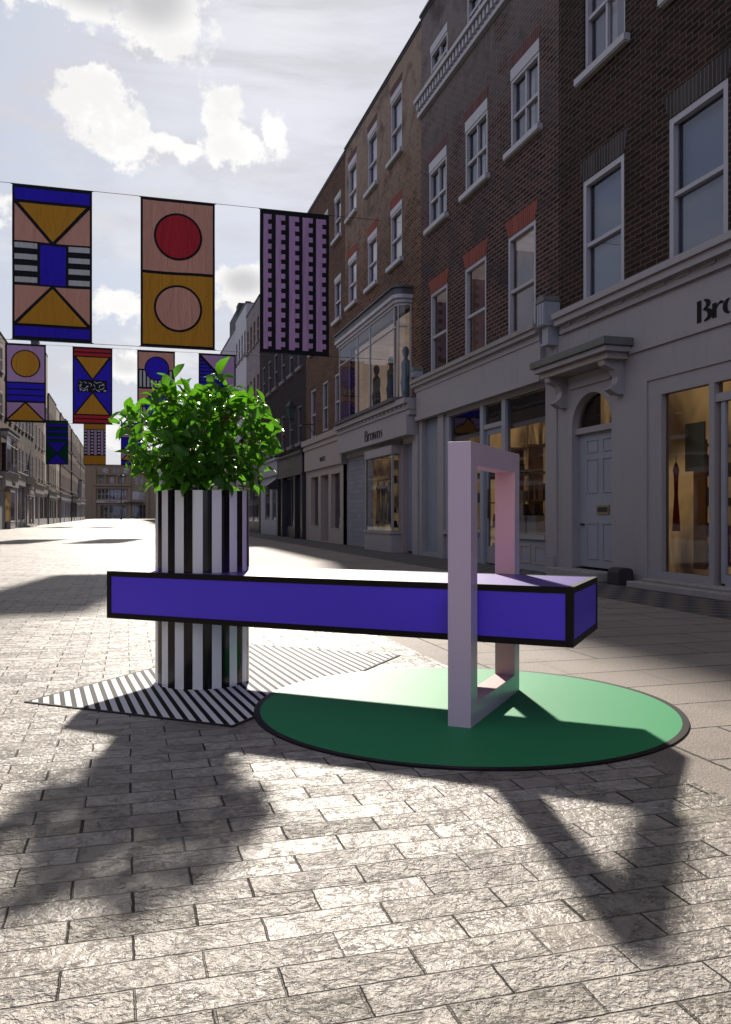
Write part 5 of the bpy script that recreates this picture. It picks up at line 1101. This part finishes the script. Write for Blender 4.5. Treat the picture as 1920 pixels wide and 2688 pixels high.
# shelving with goods at the back of the shops (parts of their buildings)
def shelving(par, y0, y1, z0, z1, x, seed, cols, shade=None):
    r = random.Random(seed); b = MB(); n = max(1, int((y1-y0)/0.75)); WD = shade or WOOD
    for i in range(n+1): yy = y0+(y1-y0)*i/n; b.box(x-0.30, x, yy-0.02, yy+0.02, z0, z1, WD)
    lv = [z0+0.05+k*(z1-z0-0.1)/4 for k in range(5)]
    for z in lv: b.box(x-0.30, x-0.002, y0, y1, z-0.012, z+0.012, WD)
    sh = b.build('shelving', par); g = MB()
    for i in range(n):
        ya, yb = y0+(y1-y0)*i/n+0.05, y0+(y1-y0)*(i+1)/n-0.05
        for z in lv[:-1]:
            y = ya
            while y < yb-0.08:
                wd = r.uniform(0.06, 0.2); h = r.uniform(0.08, (z1-z0)/4*0.75)
                if r.random() < 0.72: g.prism([(0, 0), (wd, 0), (wd*r.uniform(.6, 1), h), (wd*r.uniform(0, .35), h)], lambda p, d: (x-0.26+d, min(y+p[0], yb), z+0.014+p[1]), 0, r.uniform(.08, .18), r.choice(cols))
                y += wd+r.uniform(0.02, 0.14)
    o = g.build('shelf_goods', sh); o['kind'] = 'stuff'
shelving(A, 4.95, 8.55, 0.14, 2.0, 2.25, 3, [BLKC, TAN, OLV, REDC, BLUC, PLN])
shelving(B, 11.15, 15.2, 0.05, 2.2, 1.65, 4, [BLKC, TAN, BLKC, PLN])
shelving(C, 18.1, 20.15, 0.47, 2.2, 1.48, 6, [BLKC, TAN, OLV, BLUC])
# warm hanging panels and a dark post inside the large shop window
for i, (xx, yy) in enumerate(((6.75, 8.35), (7.0, 7.9), (7.0, 7.75))):
    tag(MB().box(xx, xx+0.03, yy, yy+0.03, 0.13, 2.4, BLKC).build('display_pole'), ['dark display pole nearest the red dress in the large shop window', 'dark display pole in the middle of the large shop window', 'dark display pole nearest the glazed shop doorway'][i], 'pole', 'display poles')

def side_shelves(par, y, x0, x1, z0, z1, seed, cols):
    """shelves against the cross wall at the far end of a shop window, facing back down the street"""
    r = random.Random(seed); b = MB(); n = max(1, int((x1-x0)/0.55))
    for i in range(n+1): xx = x0+(x1-x0)*i/n; b.box(xx-0.015, xx+0.015, y-0.22, y, z0, z1, WOOD)
    lv = [z0+0.04+k*(z1-z0-0.1)/4 for k in range(5)]
    for z in lv: b.box(x0, x1, y-0.22, y-0.002, z-0.01, z+0.01, WARM)
    sh = b.build('shelving', par); g = MB()
    for z in lv[:-1]:
        x = x0+0.03
        while x < x1-0.12:
            wd = r.uniform(0.06, 0.16); h = r.uniform(0.08, 0.26)
            if r.random() < 0.7: g.prism([(0, 0), (wd, 0), (wd*r.uniform(.6, 1), h), (wd*r.uniform(0, .35), h)], lambda p, d: (x+p[0], y-0.18+d, z+0.012+p[1]), 0, r.uniform(.06, .12), r.choice(cols))
            x += wd+r.uniform(0.02, 0.12)
    o = g.build('shelf_goods', sh); o['kind'] = 'stuff'
side_shelves(A, 8.62, 0.62, 2.1, 0.2, 1.75, 8, [BLKC, TAN, REDC, PLN, OLV])
side_shelves(B, 15.26, 0.2, 1.5, 0.1, 2.1, 9, [BLKC, TAN, PLN])
side_shelves(C, 20.20, 0.45, 1.4, 0.5, 2.1, 10, [BLKC, BLKC, OLV, TAN])
